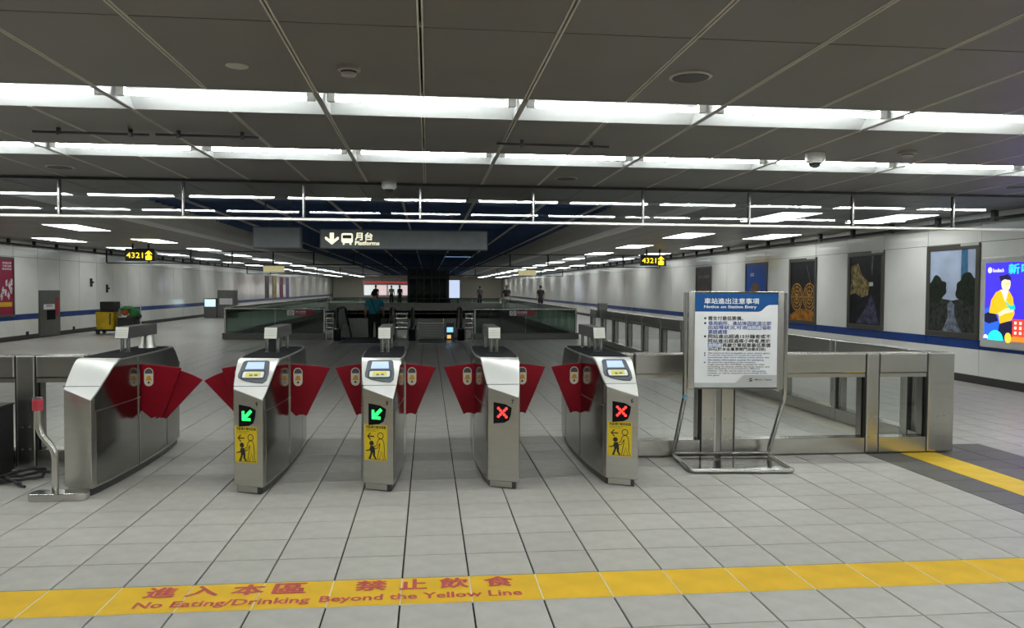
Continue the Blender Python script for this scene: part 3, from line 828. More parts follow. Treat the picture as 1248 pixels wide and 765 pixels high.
# ------------------------------------------------------------------ hanging signs
def hang_sign(x0, x1, z0, z1, y, label, dep=.16, top=3.0, rods=None):
    s = thing('hanging_sign', ((x0+x1)/2, y, z0), label, 'sign')
    MB().box(x0, x1, y, y+dep, z0, z1).build('case', GREYP, s, bevel=.008)
    MB().box(x0+.02, x1-.02, y-.004, y+.002, z0+.02, z1-.02).build('face', mat('grey_sign_face', (.25, .265, .27), .5), s)
    for x in (rods or (x0+.25*(x1-x0), x1-.22*(x1-x0))): MB().tube([(x, y+dep/2, z1), (x, y+dep/2, top)], .014, 8).build('rod', DARKST, s, smooth=True)
    return s
Y = 13.8
s = hang_sign(-1.85, 1.04, 2.165, 2.51, Y, 'long grey hanging sign pointing down to the platforms')
CREAM = emis('cream_sign_light', (1.0, .93, .66), 1.15)
sf = Fr((0, Y-.0045, 0), (1, 0, 0), (0, 0, 1))
m = MB(); cx = -1.645
sf.flat(m, [(cx-.035, 2.44), (cx-.035, 2.325), (cx-.10, 2.375), (cx-.118, 2.36), (cx-.118, 2.335), (cx, 2.238), (cx+.118, 2.335), (cx+.118, 2.36), (cx+.10, 2.375), (cx+.035, 2.325), (cx+.035, 2.44)], .001); m.build('arrow_print', CREAM, s)
m = MB(); sf.flat(m, rrect(-1.485, -1.29, 2.27, 2.437, .035), .001); tp = m.build('train_print', CREAM, s)
m = MB(); sf.flat(m, rrect(-1.465, -1.31, 2.345, 2.405, .02), .002); m.build('train_window_print', GREYP, tp)
m = MB(); sf.flat(m, [(-1.455, 2.265), (-1.425, 2.265), (-1.435, 2.238), (-1.465, 2.238)], .001); sf.flat(m, [(-1.35, 2.265), (-1.32, 2.265), (-1.31, 2.238), (-1.34, 2.238)], .001); m.build('train_wheel_print', CREAM, tp, kind='stuff')
m = MB(); text_in(m, sf, '月台', -1.25, 2.32, -.955, 2.452, .001, .02); text_in(m, sf, 'Platforms', -1.253, 2.235, -.838, 2.305, .001, .022); m.build('lettering', CREAM, s, kind='stuff')
hang_sign(-2.97, -2.165, 2.165, 2.535, Y, 'blank grey hanging sign box beside the platforms sign')
AMB = emis('amber_sign_light', (1.0, .72, .02), 1.6)
BLKS = mat('black_sign_case', (.006, .006, .008), .4)
def exit_sign(x0, x1, z0, z1, y, label):
    s = thing('exit_sign', ((x0+x1)/2, y, z0), label, 'sign')
    MB().box(x0, x1, y, y+.12, z0, z1).build('case', BLKS, s, bevel=.01)
    for x in (x0+.2, x1-.2): MB().tube([(x, y+.06, z1), (x, y+.06, ZC)], .028, 8).build('rod', BLACK, s, smooth=True)
    ef = Fr((x0, y-.001, z0), (1, 0, 0), (0, 0, 1)); wd = x1-x0
    m = MB(); text_in(m, ef, '4321', .05*wd, .085, .60*wd, .245, .001, .004); m.build('lettering', AMB, s, kind='stuff')
    a = .79*wd
    m = MB(); ef.flat(m, [(a-.035, .17), (a-.035, .215), (a-.10, .195), (a-.10, .215), (a, .305), (a+.10, .215), (a+.10, .195), (a+.035, .215), (a+.035, .17)], .001)
    m.build('arrow_print', AMB, s)
    m = MB(); ef.flat(m, rrect(a-.09, a+.09, .03, .16, .03), .001); m.build('door_print', AMB, s)
exit_sign(-8.78, -7.94, 2.245, 2.607, 24.0, 'black exit sign with amber 4321 and arrow, by the plain white wall')
exit_sign(6.60, 7.42, 2.235, 2.588, 24.0, 'black exit sign with amber 4321 and arrow, by the poster wall')
for x, y, lb in ((-7.6, 40, 'small lit yellow sign hanging far along the plain white wall'), (5.6, 44.3, 'small lit yellow sign hanging far along the poster wall')):
    s = thing('exit_sign', (x, y, 2.2), lb, 'sign')
    MB().box(x-.5, x+.5, y, y+.1, 2.25, 2.55).build('case', emis('pale_amber_case', (.6, .55, .3), .6), s)
    MB().tube([(x, y+.05, 2.55), (x, y+.05, ZC)], .02, 6).build('rod', BLACK, s)

# ------------------------------------------------------------------ ceiling devices
def speaker(x, y, r, label):
    s = thing('ceiling_speaker', (x, y, ZC), label, 'speaker')
    MB().lathe([(r, 0), (r, -.006), (r*.86, -.010), (r*.84, -.004)], (x, y, ZC), 32).build('ring', mat('pale_ring', (.42, .40, .36), .5), s, smooth=True)
    MB().lathe([(r*.84, -.004), (r*.84, -.011), (r*.4, -.0125)], (x, y, ZC), 32).build('grille', mat('dark_grille', (.055, .052, .05), .6), s, smooth=True)
speaker(1.53, 4.52, .125, 'round dark ceiling speaker grille with pale ring above the gates')
speaker(-3.84, 8.74, .14, 'round ceiling speaker by the curtain, above the blank gate side')
speaker(1.55, 8.81, .13, 'round ceiling speaker by the curtain, above gate 6')
speaker(6.97, 8.71, .14, 'round ceiling speaker by the curtain near the poster wall')
def detector(x, y, r, label):
    s = thing('smoke_detector', (x, y, ZC), label, 'detector')
    MB().lathe([(r, 0), (r, -.018), (r*.9, -.024)], (x, y, ZC), 24).build('base', mat('grey_plastic', (.33, .31, .28), .5), s, smooth=True)
    MB().lathe([(r*.7, -.022), (r*.66, -.034)], (x, y, ZC), 24).build('vent', SHADOWGAP, s, smooth=True)
    MB().lathe([(r*.68, -.034), (r*.62, -.048), (r*.3, -.054)], (x, y, ZC), 24).build('cap', mat('grey_plastic', (.33, .31, .28), .5), s, smooth=True)
detector(-.45, 4.58, .065, 'grey round smoke detector next to the flat ceiling disc')
detector(4.29, 6.70, .075, 'pale smoke detector next to the white dome camera')
detector(-8.6, 15.2, .07, 'smoke detector in ceiling near the plain wall lights')
s = MB().lathe([(.062, 0), (.062, -.004), (.055, -.007)], (-1.076, 4.626, ZC), 28).build('ceiling_disc', mat('pale_disc', (.5, .48, .44), .5), smooth=True)
tag(s, 'flat pale ceiling disc next to the smoke detector', 'ceiling disc')
def dome(x, y, label, z=ZC):
    s = thing('dome_camera', (x, y, z), label, 'camera')
    MB().lathe([(.086, 0), (.088, -.055), (.082, -.075), (.060, -.085)], (x, y, z), 24).build('housing', PLASTW, s, smooth=True)
    MB().lathe([(.058, -.080), (.054, -.095), (.040, -.115), (.02, -.127), (.004, -.13)], (x, y, z), 20).build('dome', mat('smoked_dome', (.02, .02, .022), .08), s, smooth=True)
    MB().tube(circpath := [(x+.061*math.cos(q*PI/8), y-.01+.061*math.sin(q*PI/8), z-.085) for q in range(16)], .007, 6, closed=True).build('dome_ring', PLASTW, s, smooth=True)
dome(3.52, 6.90, 'white dome camera on the ceiling next to the pale detector')
dome(-.46, 9.42, 'white dome camera at the foot of the glass curtain top')
def rod(x0, x1, y, label):
    s = thing('ceiling_rod', ((x0+x1)/2, y, ZC), label, 'rod', 'black rods under the ceiling')
    z = ZC-.035
    MB().tube([(x0, y, z), (x1, y, z-.004)], .010, 8).build('bar', BLACK, s, smooth=True)
    for x in (x0+.22*(x1-x0), x1-.16*(x1-x0)): MB().box(x-.013, x+.013, y-.012, y+.012, z-.022, ZC).build('clip', BLACK, s)
rod(-3.10, -2.22, 6.6, 'thin black rod under the ceiling above the blank gate, paired end to end')
rod(-2.17, -1.37, 6.6, 'thin black rod under the ceiling above the blank gate, paired end to end')
rod(.57, 1.53, 6.62, 'single thin black rod clipped under the ceiling above gates 7 and 6')

# ------------------------------------------------------------------ posters on the right wall
FRM = mat('dark_poster_frame', (.075, .07, .06), .4, .3)
def pframe(y0, y1, z0, z1, label, edge=.09, side=1, frame=FRM, inner=None):
    # y0 < y1; on wall x=XR (side=1) or XL (side=-1); print frame u runs left to right as seen
    x = XR if side > 0 else XL
    p = thing('wall_poster', (x, (y0+y1)/2, z0), label, 'poster')
    d = -.03*side
    e = edge
    a, b = min(x, x+d), max(x, x+d)
    for nm, (ya, yb, za, zb) in (('frame_bar', (y0, y1, z1-e, z1)), ('frame_bar', (y0, y1, z0, z0+e)), ('frame_bar', (y0, y0+e, z0+e, z1-e)), ('frame_bar', (y1-e, y1, z0+e, z1-e))):
        MB().box(a, b, ya, yb, za, zb).build(nm, frame, p, bevel=.006)
    if side > 0: f = Fr((x-.012, y1-e, z0+e), (0, -1, 0), (0, 0, 1))
    else: f = Fr((x+.012, y0+e, z0+e), (0, 1, 0), (0, 0, 1))
    return p, f, (y1-y0-2*e), (z1-z0-2*e)
def art(p, f, nm, pts, z, m_):
    m = MB(); f.flat(m, pts, z); return m.build(nm, m_, p)
def full(w_, h_): return [(0, 0), (w_, 0), (w_, h_), (0, h_)]
def pm_(n, c, e=0, var=.35, sc_=5): return mat(n, c, .4, 0, var, sc_, spec=.25, emit=c if e else None, estr=e)
def blob(cx, cy, rx, ry, seed, n=36, am=.16):
    r = random.Random(seed); ph = [r.uniform(0, 6.28) for _ in range(4)]
    return [(cx+rx*math.cos(t)*(1+am*sum(math.sin((k+2)*2*t+ph[k])/(k+1) for k in range(4))), cy+ry*math.sin(t)*(1+am*sum(math.sin((k+2)*2*t+ph[k])/(k+1) for k in range(4)))) for t in [2*PI*i/n for i in range(n)]]
def clip_poly(pts, w_, h_): return [(min(max(a, 0), w_), min(max(b, 0), h_)) for a, b in pts]
def nametag(p, y0, y1, z, side=1):
    x = XR if side > 0 else XL
    MB().box(x-.034, x-.03, y0, y1, z-.045, z+.005).build('name_plate', mat('pale_plate', (.5, .5, .48), .4), p)
# river scene
p, f, w_, h_ = pframe(11.80, 13.15, .72, 2.285, 'framed poster of a river under trees and a blue tower', .09)
art(p, f, 'sky_print', full(w_, h_), 0, pm_('poster_sky', (.42, .50, .66), 0, .2, 2))
art(p, f, 'tower_print', [(.80, .62), (.98, .62), (.97, h_), (.81, h_)], .001, pm_('poster_tower', (.05, .16, .30), 0, .3, 9))
art(p, f, 'ground_print', [(0, 0), (w_, 0), (w_, .62), (.85, .56), (.6, .53), (.3, .56), (0, .62)], .002, pm_('poster_ground', (.03, .033, .03), 0, .8, 14))
art(p, f, 'tree_print', clip_poly(blob(.20, .72, .24, .22, 21, 48, .10), w_, h_), .003, pm_('poster_tree', (.012, .02, .012), 0, .6, 16))
art(p, f, 'tree_print', clip_poly(blob(1.0, .72, .30, .26, 14, 48, .10), w_, h_), .003, pm_('poster_tree', (.012, .02, .012), 0, .6, 16))
art(p, f, 'water_print', [(.36, 0), (.86, 0), (.68, .25), (.66, .46), (.56, .54), (.48, .46), (.5, .25)], .004, pm_('poster_water', (.14, .16, .20), 0, .7, 12))
nametag(p, 11.82, 12.25, 2.29)
# cave scene
p, f, w_, h_ = pframe(14.47, 15.80, .72, 2.285, 'framed poster of a dark passage with golden rock wall', .09)
art(p, f, 'dark_print', full(w_, h_), 0, pm_('poster_dark', (.008, .008, .012), 0, .8, 7))
art(p, f, 'rock_print', [(.02, .60), (.2, .64), (.45, .55), (.68, .60), (.72, .85), (.45, 1.0), (.30, 1.25), (.05, 1.2)], .001, pm_('poster_rock', (.26, .20, .08), 0, .9, 9))
art(p, f, 'light_print', rrect(.72, .86, .78, .86, .02), .002, pm_('poster_white', (.7, .7, .68), 0, .1))
art(p, f, 'floor_print', [(.25, .02), (1.08, .02), (.95, .38), (.80, .62), (.62, .36)], .001, pm_('poster_violet', (.06, .06, .11), 0, .9, 10))
art(p, f, 'beam_print', [(.78, 1.0), (.83, 1.0), (.86, 1.38), (.80, 1.38)], .002, pm_('poster_beam', (.11, .11, .11), 0, .7, 12))
nametag(p, 14.5, 14.9, 2.29)
# two golden wheels
p, f, w_, h_ = pframe(17.15, 18.52, .70, 2.26, 'framed black poster with two golden woven wheels', .09)
art(p, f, 'dark_print', full(w_, h_), 0, pm_('poster_dark', (.008, .008, .012), 0, .8, 7))
GOLD = pm_('poster_gold', (.36, .19, .03), 0, .6, 12)
for cx in (.32, .95):
    m = MB()
    for rr in (.06, .14, .22, .29): f.rib(m, clip_poly(circ(cx, .55, rr, rr*1.1, n=24), w_, h_), .03, .001, True)
    for q in range(8): f.rib(m, clip_poly([(cx, .55), (cx+.3*math.cos(q*PI/4), .55+.32*math.sin(q*PI/4))], w_, h_), .018, .0012)
    m.build('wheel_print', GOLD, p, kind='stuff')
art(p, f, 'ground_print', [(0, 0), (w_, 0), (w_, .22), (.5, .28), (0, .12)], .002, pm_('poster_orange', (.30, .12, .01), 0, .7, 8))
art(p, f, 'streak_print', [(.78, 1.3), (.80, 1.3), (1.02, .85), (1.0, .85)], .001, pm_('poster_beam', (.11, .11, .11), 0, .7, 12))
nametag(p, 17.2, 17.6, 2.27)
# blue poster
p, f, w_, h_ = pframe(19.78, 21.20, .70, 2.24, 'bright blue wall poster with a brown dome', .05)
art(p, f, 'blue_print', full(w_, h_), 0, pm_('poster_blue', (.012, .09, .45), 0, .15, 2))
art(p, f, 'dome_print', circ(.62, .60, .36, .36, n=22, a0=0, a1=PI), .001, pm_('poster_brown', (.18, .12, .07), 0, .4, 10))
art(p, f, 'shadow_print', clip_poly(blob(.95, .50, .42, .22, 5), w_, h_), .002, pm_('poster_dark', (.008, .008, .012), 0, .8, 7))
m = MB(); text_in(m, f, '台北', .28, 1.12, .52, 1.22, .001, .02); m.build('lettering', WHITEP, p, kind='stuff')
# brown poster
p, f, w_, h_ = pframe(23.87, 25.30, .70, 2.24, 'dark brown wall poster half behind the notice stand', .05)
art(p, f, 'brown_print', full(w_, h_), 0, pm_('poster_dusk', (.055, .045, .042), 0, .5, 4))
art(p, f, 'house_print', [(.2, .3), (1.15, .3), (1.15, .75), (.7, .95), (.2, .75)], .001, pm_('poster_house', (.10, .06, .04), 0, .5, 8))
m = MB(); text_in(m, f, '2024 台北藝術', .15, 1.12, 1.2, 1.22, .001, .02); m.build('lettering', mat('poster_grey', (.2, .2, .2), .5), p, kind='stuff')
# backlit advertisement
p = thing('light_box', (XR, 10.9, .6), 'backlit blue advertisement with a drawn man in an orange jacket', 'advertisement')
MB().box(XR-.10, XR-.001, 9.9, 11.66, .62, 2.04).build('case', mat('pale_box_case', (.55, .55, .53), .4), p, bevel=.02)
f = Fr((XR-.102, 11.55, .745), (0, -1, 0), (0, 0, 1)); w_, h_ = 1.55, 1.20
def glow(n, c, s_=1.0): return emis('ad_'+n, c, s_)
art(p, f, 'backdrop', full(w_, h_), 0, glow('blue', (.05, .03, .85), .95))
art(p, f, 'backdrop_wave', [(0, .18), (.0, .48), (.15, .52), (.35, .4), (.5, .2), (.9, .1), (.9, 0), (0, 0)], .001, glow('midblue', (.02, .12, .75)))
art(p, f, 'dark_shape', [(0, .40), (.12, .45), (.25, .40), (.3, .30), (.1, .25), (0, .28)], .0015, glow('navy', (.01, .01, .06), .5))
art(p, f, 'trousers', [(.27, .02), (.62, .02), (.60, .30), (.34, .30)], .002, glow('navy', (.01, .01, .06), .5))
art(p, f, 'jacket', [(.10, .42), (.14, .62), (.24, .74), (.34, .78), (.52, .76), (.60, .66), (.64, .42), (.58, .32), (.34, .26), (.30, .40)], .003, glow('orange', (1.0, .48, .01)))
art(p, f, 'shirt', [(.34, .78), (.50, .77), (.47, .66), (.44, .60), (.40, .68)], .004, glow('white', (.95, .92, .85)))
art(p, f, 'face', circ(.45, .87, .095, .115, n=20), .005, glow('skin', (1.0, .74, .48)))
art(p, f, 'hair', [(.34, .90), (.30, .99), (.40, 1.0), (.48, 1.02), (.55, .97), (.55, .92), (.42, .94)], .006, glow('navy', (.01, .01, .06), .5))
art(p, f, 'glasses', rrect(.43, .54, .86, .885, .01), .0065, glow('yellow', (1.0, .8, .1)))
art(p, f, 'hand', [(.30, .42), (.46, .50), (.60, .50), (.62, .45), (.46, .42), (.34, .37)], .006, glow('skin', (1.0, .74, .48)))
art(p, f, 'phone', [(.46, .62), (.54, .54), (.64, .56), (.66, .49), (.56, .47), (.47, .56)], .007, glow('teal', (.01, .6, .55)))
art(p, f, 'building', [(.60, .08), (.95, .08), (.95, .34), (.60, .34)], .004, glow('red', (.8, .05, .03)))
for q in range(3):
    for e_ in range(3): art(p, f, 'building_window', rrect(.64+.1*q, .69+.1*q, .11+.075*e_, .155+.075*e_, .005), .005, glow('pink', (1.0, .7, .6)))
art(p, f, 'cyan_dome', circ(.25, .0, .17, .155, n=18, a0=0, a1=PI), .005, glow('cyan', (.02, .85, .75)))
art(p, f, 'orange_step', [(.50, 0), (.95, 0), (.95, .08), (.62, .08)], .006, glow('red2', (1.0, .25, .02)))
art(p, f, 'pear', circ(.52, .05, .07, .08, n=16), .007, glow('gold', (1.0, .62, .05)))
art(p, f, 'white_puff', circ(.04, .02, .05, .06, n=14, a0=0, a1=PI), .006, glow('white', (.95, .92, .85)))
art(p, f, 'logo_mark', circ(.10, 1.085, .045, n=18), .004, glow('white', (.95, .92, .85)))
m = MB(); text_in(m, f, 'foodtech', .16, 1.05, .40, 1.11, .004, .02); m.build('logo_lettering', glow('white', (.95, .92, .85)), p, kind='stuff')
m = MB(); text_in(m, f, '新', .50, 1.02, .72, 1.17, .004, .02); text_in(m, f, '味道', .76, 1.02, 1.2, 1.17, .004, .02); m.build('headline_lettering', glow('cyan', (.02, .85, .75)), p, kind='stuff')
# left wall poster
p, f, w_, h_ = pframe(21.30, 22.70, .66, 2.27, 'crimson wall poster with white crowd and yellow band', .06, side=-1)
art(p, f, 'crimson_print', full(w_, h_), 0, pm_('poster_crimson', (.26, .012, .05), 0, .15, 2))
art(p, f, 'yellow_band_print', rrect(.5, 1.22, .22, .34, .02), .001, pm_('poster_yellow', (.6, .38, .02), 0, .1))
for k, (a, b) in enumerate(((.9, .60), (1.05, .52), (1.18, .66), (.78, .66), (1.1, .78), (.95, .85), (1.2, .88), (.7, .50))):
    art(p, f, 'figure_print', blob(a, b, .06, .10, k, 14), .001+.0002*k, pm_('poster_pale', (.55, .50, .52), 0, .6, 20))
for k, z_ in enumerate((1.36, 1.28, 1.20)):
    m = MB(); text_in(m, f, ['捷運獎學', '市集活動', '歡迎參加'][k], .75, z_, 1.2, z_+.055, .001, .01); m.build('lettering', WHITEP, p, kind='stuff')

# fire cabinet niche in the plain white wall
n = thing('wall_cabinet', (XL, 24.7, 0), 'low grey steel cabinet door with red marks in the plain white wall', 'cabinet')
MB().box(XL-.015, XL+.015, 24.05, 25.37, .02, 1.37).build('frame', mat('cabinet_frame', (.14, .14, .135), .4, .6), n, bevel=.004)
dr = MB().box(XL+.015, XL+.025, 24.10, 25.28, .05, 1.33).build('door', mat('cabinet_door', (.17, .17, .165), .35, .6), n, bevel=.003)
MB().box(XL+.025, XL+.04, 24.50, 25.0, .50, .78).build('opening', BLACKG, n)
MB().box(XL+.025, XL+.03, 24.30, 24.98, .81, .96).build('white_plate', WHITEP, n)
nf2 = Fr((XL+.031, 24.30, .81), (0, 1, 0), (0, 0, 1))
m = MB(); text_in(m, nf2, '消防栓', .15, .07, .52, .13, .0005, .02); m.build('plate_lettering', mat('red_print', (.4, .02, .03), .5), n, kind='stuff')
MB().box(XL+.025, XL+.03, 25.06, 25.24, .58, 1.16).build('red_strip', mat('red_print', (.4, .02, .03), .5), n)
for y in (23.38, 26.3):
    s = MB().box(XL, XL+.02, y-.07, y+.07, .10, .22).build('wall_socket', BLACK, bevel=.004)
    tag(s, 'small black socket low on the plain white wall ' + ('beside the crimson poster' if y < 24 else 'beside the cleaning cart'), 'socket')
for y, z, lb in ((27.6, 1.62, 'small dark fixture high on the plain white wall above the cart'), (28.9, 1.42, 'small dark fixture on the plain white wall past the cart')):
    s = thing('wall_fixture', (XL, y, z), lb, 'fixture')
    MB().box(XL, XL+.05, y-.05, y+.05, z-.14, z+.14).build('plate', BLACK, s, bevel=.01)
    MB().tube([(XL+.05, y, z), (XL+.10, y, z+.02)], .03, 8).build('knob', BLACK, s)

# ------------------------------------------------------------------ cleaning cart
c = thing('cleaning_cart', (-9.75, 26, 0), 'cleaning cart with yellow bag, black bin and green rags', 'cart')
YB = mat('yellow_cart_bag', (.62, .42, .01), .5, 0, .15, 6, .2, 8)
m = MB()
prof = [(.20, .20, .10), (.25, .27, .16), (.27, .28, .35), (.27, .28, .60), (.285, .295, .70)]
v = []; 
for hx_, hy_, z in prof:
    v += [(-10.05+a*hx_/.3, 26.0+b*hy_/.3, z) for a, b in rrect(-.3, .3, -.3, .3, .1, 4)]
k = len(rrect(-.3, .3, -.3, .3, .1, 4))
m.add(v, [(i*k+q, i*k+(q+1) % k, (i+1)*k+(q+1) % k, (i+1)*k+q) for i in range(4) for q in range(k)]+[tuple(range(k))[::-1], tuple(range(4*k, 5*k))])
m.build('bag', YB, c, smooth=True)
MB().tube([(-9.86, 25.70, .66), (-9.87, 25.695, .3)], .018, 6).build('bag_strap', BLACK, c)
MB().box(-10.38, -9.72, 25.68, 26.32, .70, .735).build('tray', BLACK, c, bevel=.01)
MB().box(-10.20, -9.74, 25.78, 26.22, .735, 1.02).build('bin', mat('black_bin', (.012, .012, .012), .5), c, bevel=.02)
MB().box(-10.35, -9.10, 25.72, 26.28, .10, .15).build('deck', BLACK, c, bevel=.01)
for x in (-10.25, -9.2):
    for y in (25.76, 26.24): MB().tube([(x, y-.02, .06), (x, y+.02, .06)], .06, 14).build('wheel', BLACK, c, smooth=True)
for x in (-9.70, -9.12): MB().tube([(x, 26.2, .14), (x, 26.2, .92)], .016, 8).build('upright', STEEL, c)
m = MB().box(-9.66, -9.16, 25.74, 26.24, .15, .52).build('bucket_box', mat('dark_box', (.02, .02, .022), .5), c, bevel=.02)
for nm, cc, pos, rr in (('rag', (.03, .20, .05), (-9.44, 25.98, .80), (.22, .2, .08)), ('rag', (.03, .22, .06), (-9.22, 25.95, .66), (.16, .16, .17)), ('rag', (.5, .12, .02), (-9.46, 25.86, .68), (.11, .1, .09)), ('brush', (.10, .09, .05), (-9.32, 25.85, .45), (.12, .1, .16)), ('cloth', (.3, .3, .28), (-9.62, 25.84, .68), (.04, .05, .12)), ('pail', (.03, .03, .05), (-9.08, 25.9, .55), (.08, .08, .08))):
    b = MB().ball(pos, rr, 12, 8)
    r = random.Random(pos[0]); b.v = [(x+r.uniform(-.02, .02), y+r.uniform(-.02, .02), z+r.uniform(-.02, .02)) for x, y, z in b.v]
    b.build(nm, mat('cart_'+nm+str(round(cc[0], 2)), cc, .8), c, smooth=True)

# small kiosk by the plain white wall, box on the long fence
k = thing('ticket_kiosk', (-9.9, 39.5, 0), 'grey kiosk with lit screen by the plain white wall', 'kiosk')
MB().box(-10.1, -9.3, 39.2, 39.9, 0, 1.35).build('body', mat('kiosk_grey', (.16, .16, .15), .4, .4), k, bevel=.02)
MB().box(-10.75, -10.15, 39.25, 39.8, 0, .95).build('side_unit', mat('kiosk_grey', (.16, .16, .15), .4, .4), k, bevel=.02)
MB().box(-10.70, -10.2, 39.235, 39.25, .55, .9).build('screen', emis('kiosk_screen', (.55, .75, .85), 1.1), k)
MB().box(-10.0, -9.4, 39.19, 39.2, .65, .95).build('panel_plate', PLASTW, k)
b = thing('rail_box', (4.31, 21.0, .93), 'small grey box on top of the long fence near its far end', 'box')
MB().box(4.60, 4.84, 20.9, 21.1, .93, 1.12).build('body', mat('kiosk_grey', (.16, .16, .15), .4, .4), b, bevel=.01)
MB().box(4.62, 4.82, 20.895, 20.9, .96, 1.09).build('cover', STEELD, b)

# ------------------------------------------------------------------ pit, balustrades and escalators
x0, x1, y0, y1 = PIT
pw = structure_root('trim_5')
PITW = mat('pit_wall', (.30, .30, .28), .5)
MB().box(x0-.1, x0, y0, y1, -5, -.0).build('pit_side', PITW, pw)
MB().box(x1, x1+.1, y0, y1, -5, -.0).build('pit_side', PITW, pw)
MB().box(x0, x1, y0-.1, y0, -5, -.31).build('pit_end', PITW, pw)
MB().box(x0, x1, y1, y1+.1, -5, .62).build('pit_end', mat('pale_pit_end', (.45, .44, .40), .5), pw)
MB().box(x0, x1, y0, y1, -5.1, -5).build('pit_floor', PITW, pw)
CURB = mat('brown_granite_kerb', (.085, .078, .072), .35, 0, .2, 30)
REDS = mat('red_notice', (.30, .015, .03), .5)
def balustrade(name_label, pts, sticker=None, pane=1.4, curb=.18):
    (xa, ya), (xb, yb) = pts
    d = Vector((xb-xa, yb-ya, 0)); L = d.length; u = d.normalized(); n_ = Vector((-u.y, u.x, 0))
    b = thing('pit_balustrade', ((xa+xb)/2, (ya+yb)/2, 0), name_label, 'balustrade')
    A = Vector((xa, ya, 0))
    def slab(nm, s0, s1, w0, w1, z0, z1, m_, par=None, bev=0):
        P = [A+u*s0+n_*w0, A+u*s1+n_*w0, A+u*s1+n_*w1, A+u*s0+n_*w1]
        return MB().prism([(p.x, p.y, z0) for p in P], (0, 0, z1-z0)).build(nm, m_, par or b, bevel=bev)
    k = max(1, round(L/1.5))
    for i in range(k): slab('kerb_stone', L*i/k+.004, L*(i+1)/k-.004, -.10, .10, 0, curb, CURB, None, .008)
    MB().tube([A+Vector((0, 0, .89)), A+u*L+Vector((0, 0, .89))], .034, 10).build('hand_rail', CHROME, b, smooth=True)
    for s in (0.02, L-.02):
        p = A+u*s; MB().tube([(p.x, p.y, curb), (p.x, p.y, .90)], .032, 10).build('end_post', CHROME, b, smooth=True)
    k = max(1, round(L/pane))
    for i in range(k): slab('pane', L*i/k+.012, L*(i+1)/k-.012, -.007, .007, curb, .86, GLASSG)
    if sticker:
        P = A+u*sticker
        f = Fr((P.x, P.y-.012, .70), (1, 0, 0), (0, 0, 1))
        m = MB(); f.plate(m, [(.0, 0), (.70, 0), (.80, .07), (.70, .145), (0, .145)], 0, .003); st = m.build('red_notice', REDS, b)
        m = MB(); f.plate(m, rrect(0.0, .20, .0, .145, .01), .003, .005); m.build('notice_square', WHITEP, st)
        m = MB(); f.rib(m, circ(.10, .072, .05, n=16), .014, .006, True); f.rib(m, [(.065, .107), (.135, .037)], .014, .006); m.build('notice_symbol', INK, st, kind='stuff')
        m = MB(); text_in(m, f, '禁止跨越', .23, .08, .52, .125, .004, .03); text_in(m, f, 'No Climbing', .23, .03, .52, .06, .004, .01); m.build('notice_lettering', WHITEP, st, kind='stuff')
    return b
balustrade('glass pit balustrade with red notice, on the plain wall side of the escalators', ((x0-.02, y0-.02), (-2.95, y0-.02)), 1.75)
balustrade('glass pit balustrade with red notice, on the poster wall side of the escalators', ((1.35, y0-.02), (x1+.02, y0-.02)), 1.05)
balustrade('long glass pit balustrade running back on the plain wall side', ((x0-.02, y1), (x0-.02, y0+.12)), None, 1.6)
balustrade('long glass pit balustrade running back on the poster wall side', ((x1+.02, y0+.12), (x1+.02, y1)), None, 1.6)
balustrade('far glass pit balustrade across the end of the pit', ((x0+.12, y1+.1), (x1-.12, y1+.1)), None, 1.6)

ESC = mat('escalator_panel', (.20, .195, .185), .35, .5)
def escalator(xa, xb, label):
    e = thing('escalator', ((xa+xb)/2, 22.6, 0), label, 'escalator', None)
    yb = 22.55
    MB().box(xa+.18, xb-.18, 21.3, yb+.7, .001, .012).build('landing_plate', mat('ribbed_plate', (.16, .18, .20), .35, .7, .1, 40), e)
    for x in (xa, xb):
        # rubber rail loop
        P = []
        for q in range(9):
            a = -PI/2-PI*q/8
            P.append((x, yb+.28+.28*math.cos(a), .62+.28*math.sin(a)))
        P += [(x, yb+1.6, .90), (x, yb+2.2, .86), (x, yb+9, -2.95)]
        P = [(x, yb+1.2, .34)]+P
        MB().tube(P, .042, 8).build('rubber_handrail', BLACK, e, smooth=True)
        s = -1 if x == xa else 1
        m = MB(); m.prism([(x-.02, yb+.15, .30), (x-.02, yb+.05, .62), (x-.02, yb+.28, .86), (x-.02, yb+1.7, .86), (x-.02, yb+9, -3.0), (x-.02, yb+9, -3.6), (x-.02, yb+2.2, .3)], (.04, 0, 0)); m.build('balustrade_panel', ESC, e)
        m = MB(); m.prism([(x-.10, yb-.02, 0), (x-.10, yb+.15, .32), (x-.10, yb+2.2, .32), (x-.10, yb+9, -3.6), (x-.10, yb+9, -4.2), (x-.10, yb+2.0, -.3), (x-.10, yb, -.0)], (.20, 0, 0)); m.build('skirt', STEELD, e)
    for k in range(11):
        zz = -.20*max(0, k-1); yy = yb+.7+.4*k
        m = MB().box(xa+.13, xb-.13, yy, yy+.4, zz-.22, zz+.004); m.build('step', mat('step_metal', (.12, .12, .12), .4, .7), e)
    return e
escalator(-2.55, -1.05, 'escalator with the man in teal shirt standing on it')
escalator(-.45, .95, 'escalator next to the slatted barrier')
br = thing('slat_barrier', (.1, 22.7, 0), 'low dark barrier of horizontal slats across an escalator mouth', 'barrier')
for k in range(9): MB().box(-.28, .45, 22.78, 22.80, .03+.05*k, .07+.05*k).build('slat', mat('slat_grey', (.11, .108, .10), .4, .4), br)
for x in (-.30, .46): MB().tube([(x, 22.79, .013), (x, 22.79, .62)], .02, 8).build('upright', CHROME, br, smooth=True)
MB().box(-.30, .46, 22.775, 22.805, .485, .51).build('top_bar', STEELD, br)
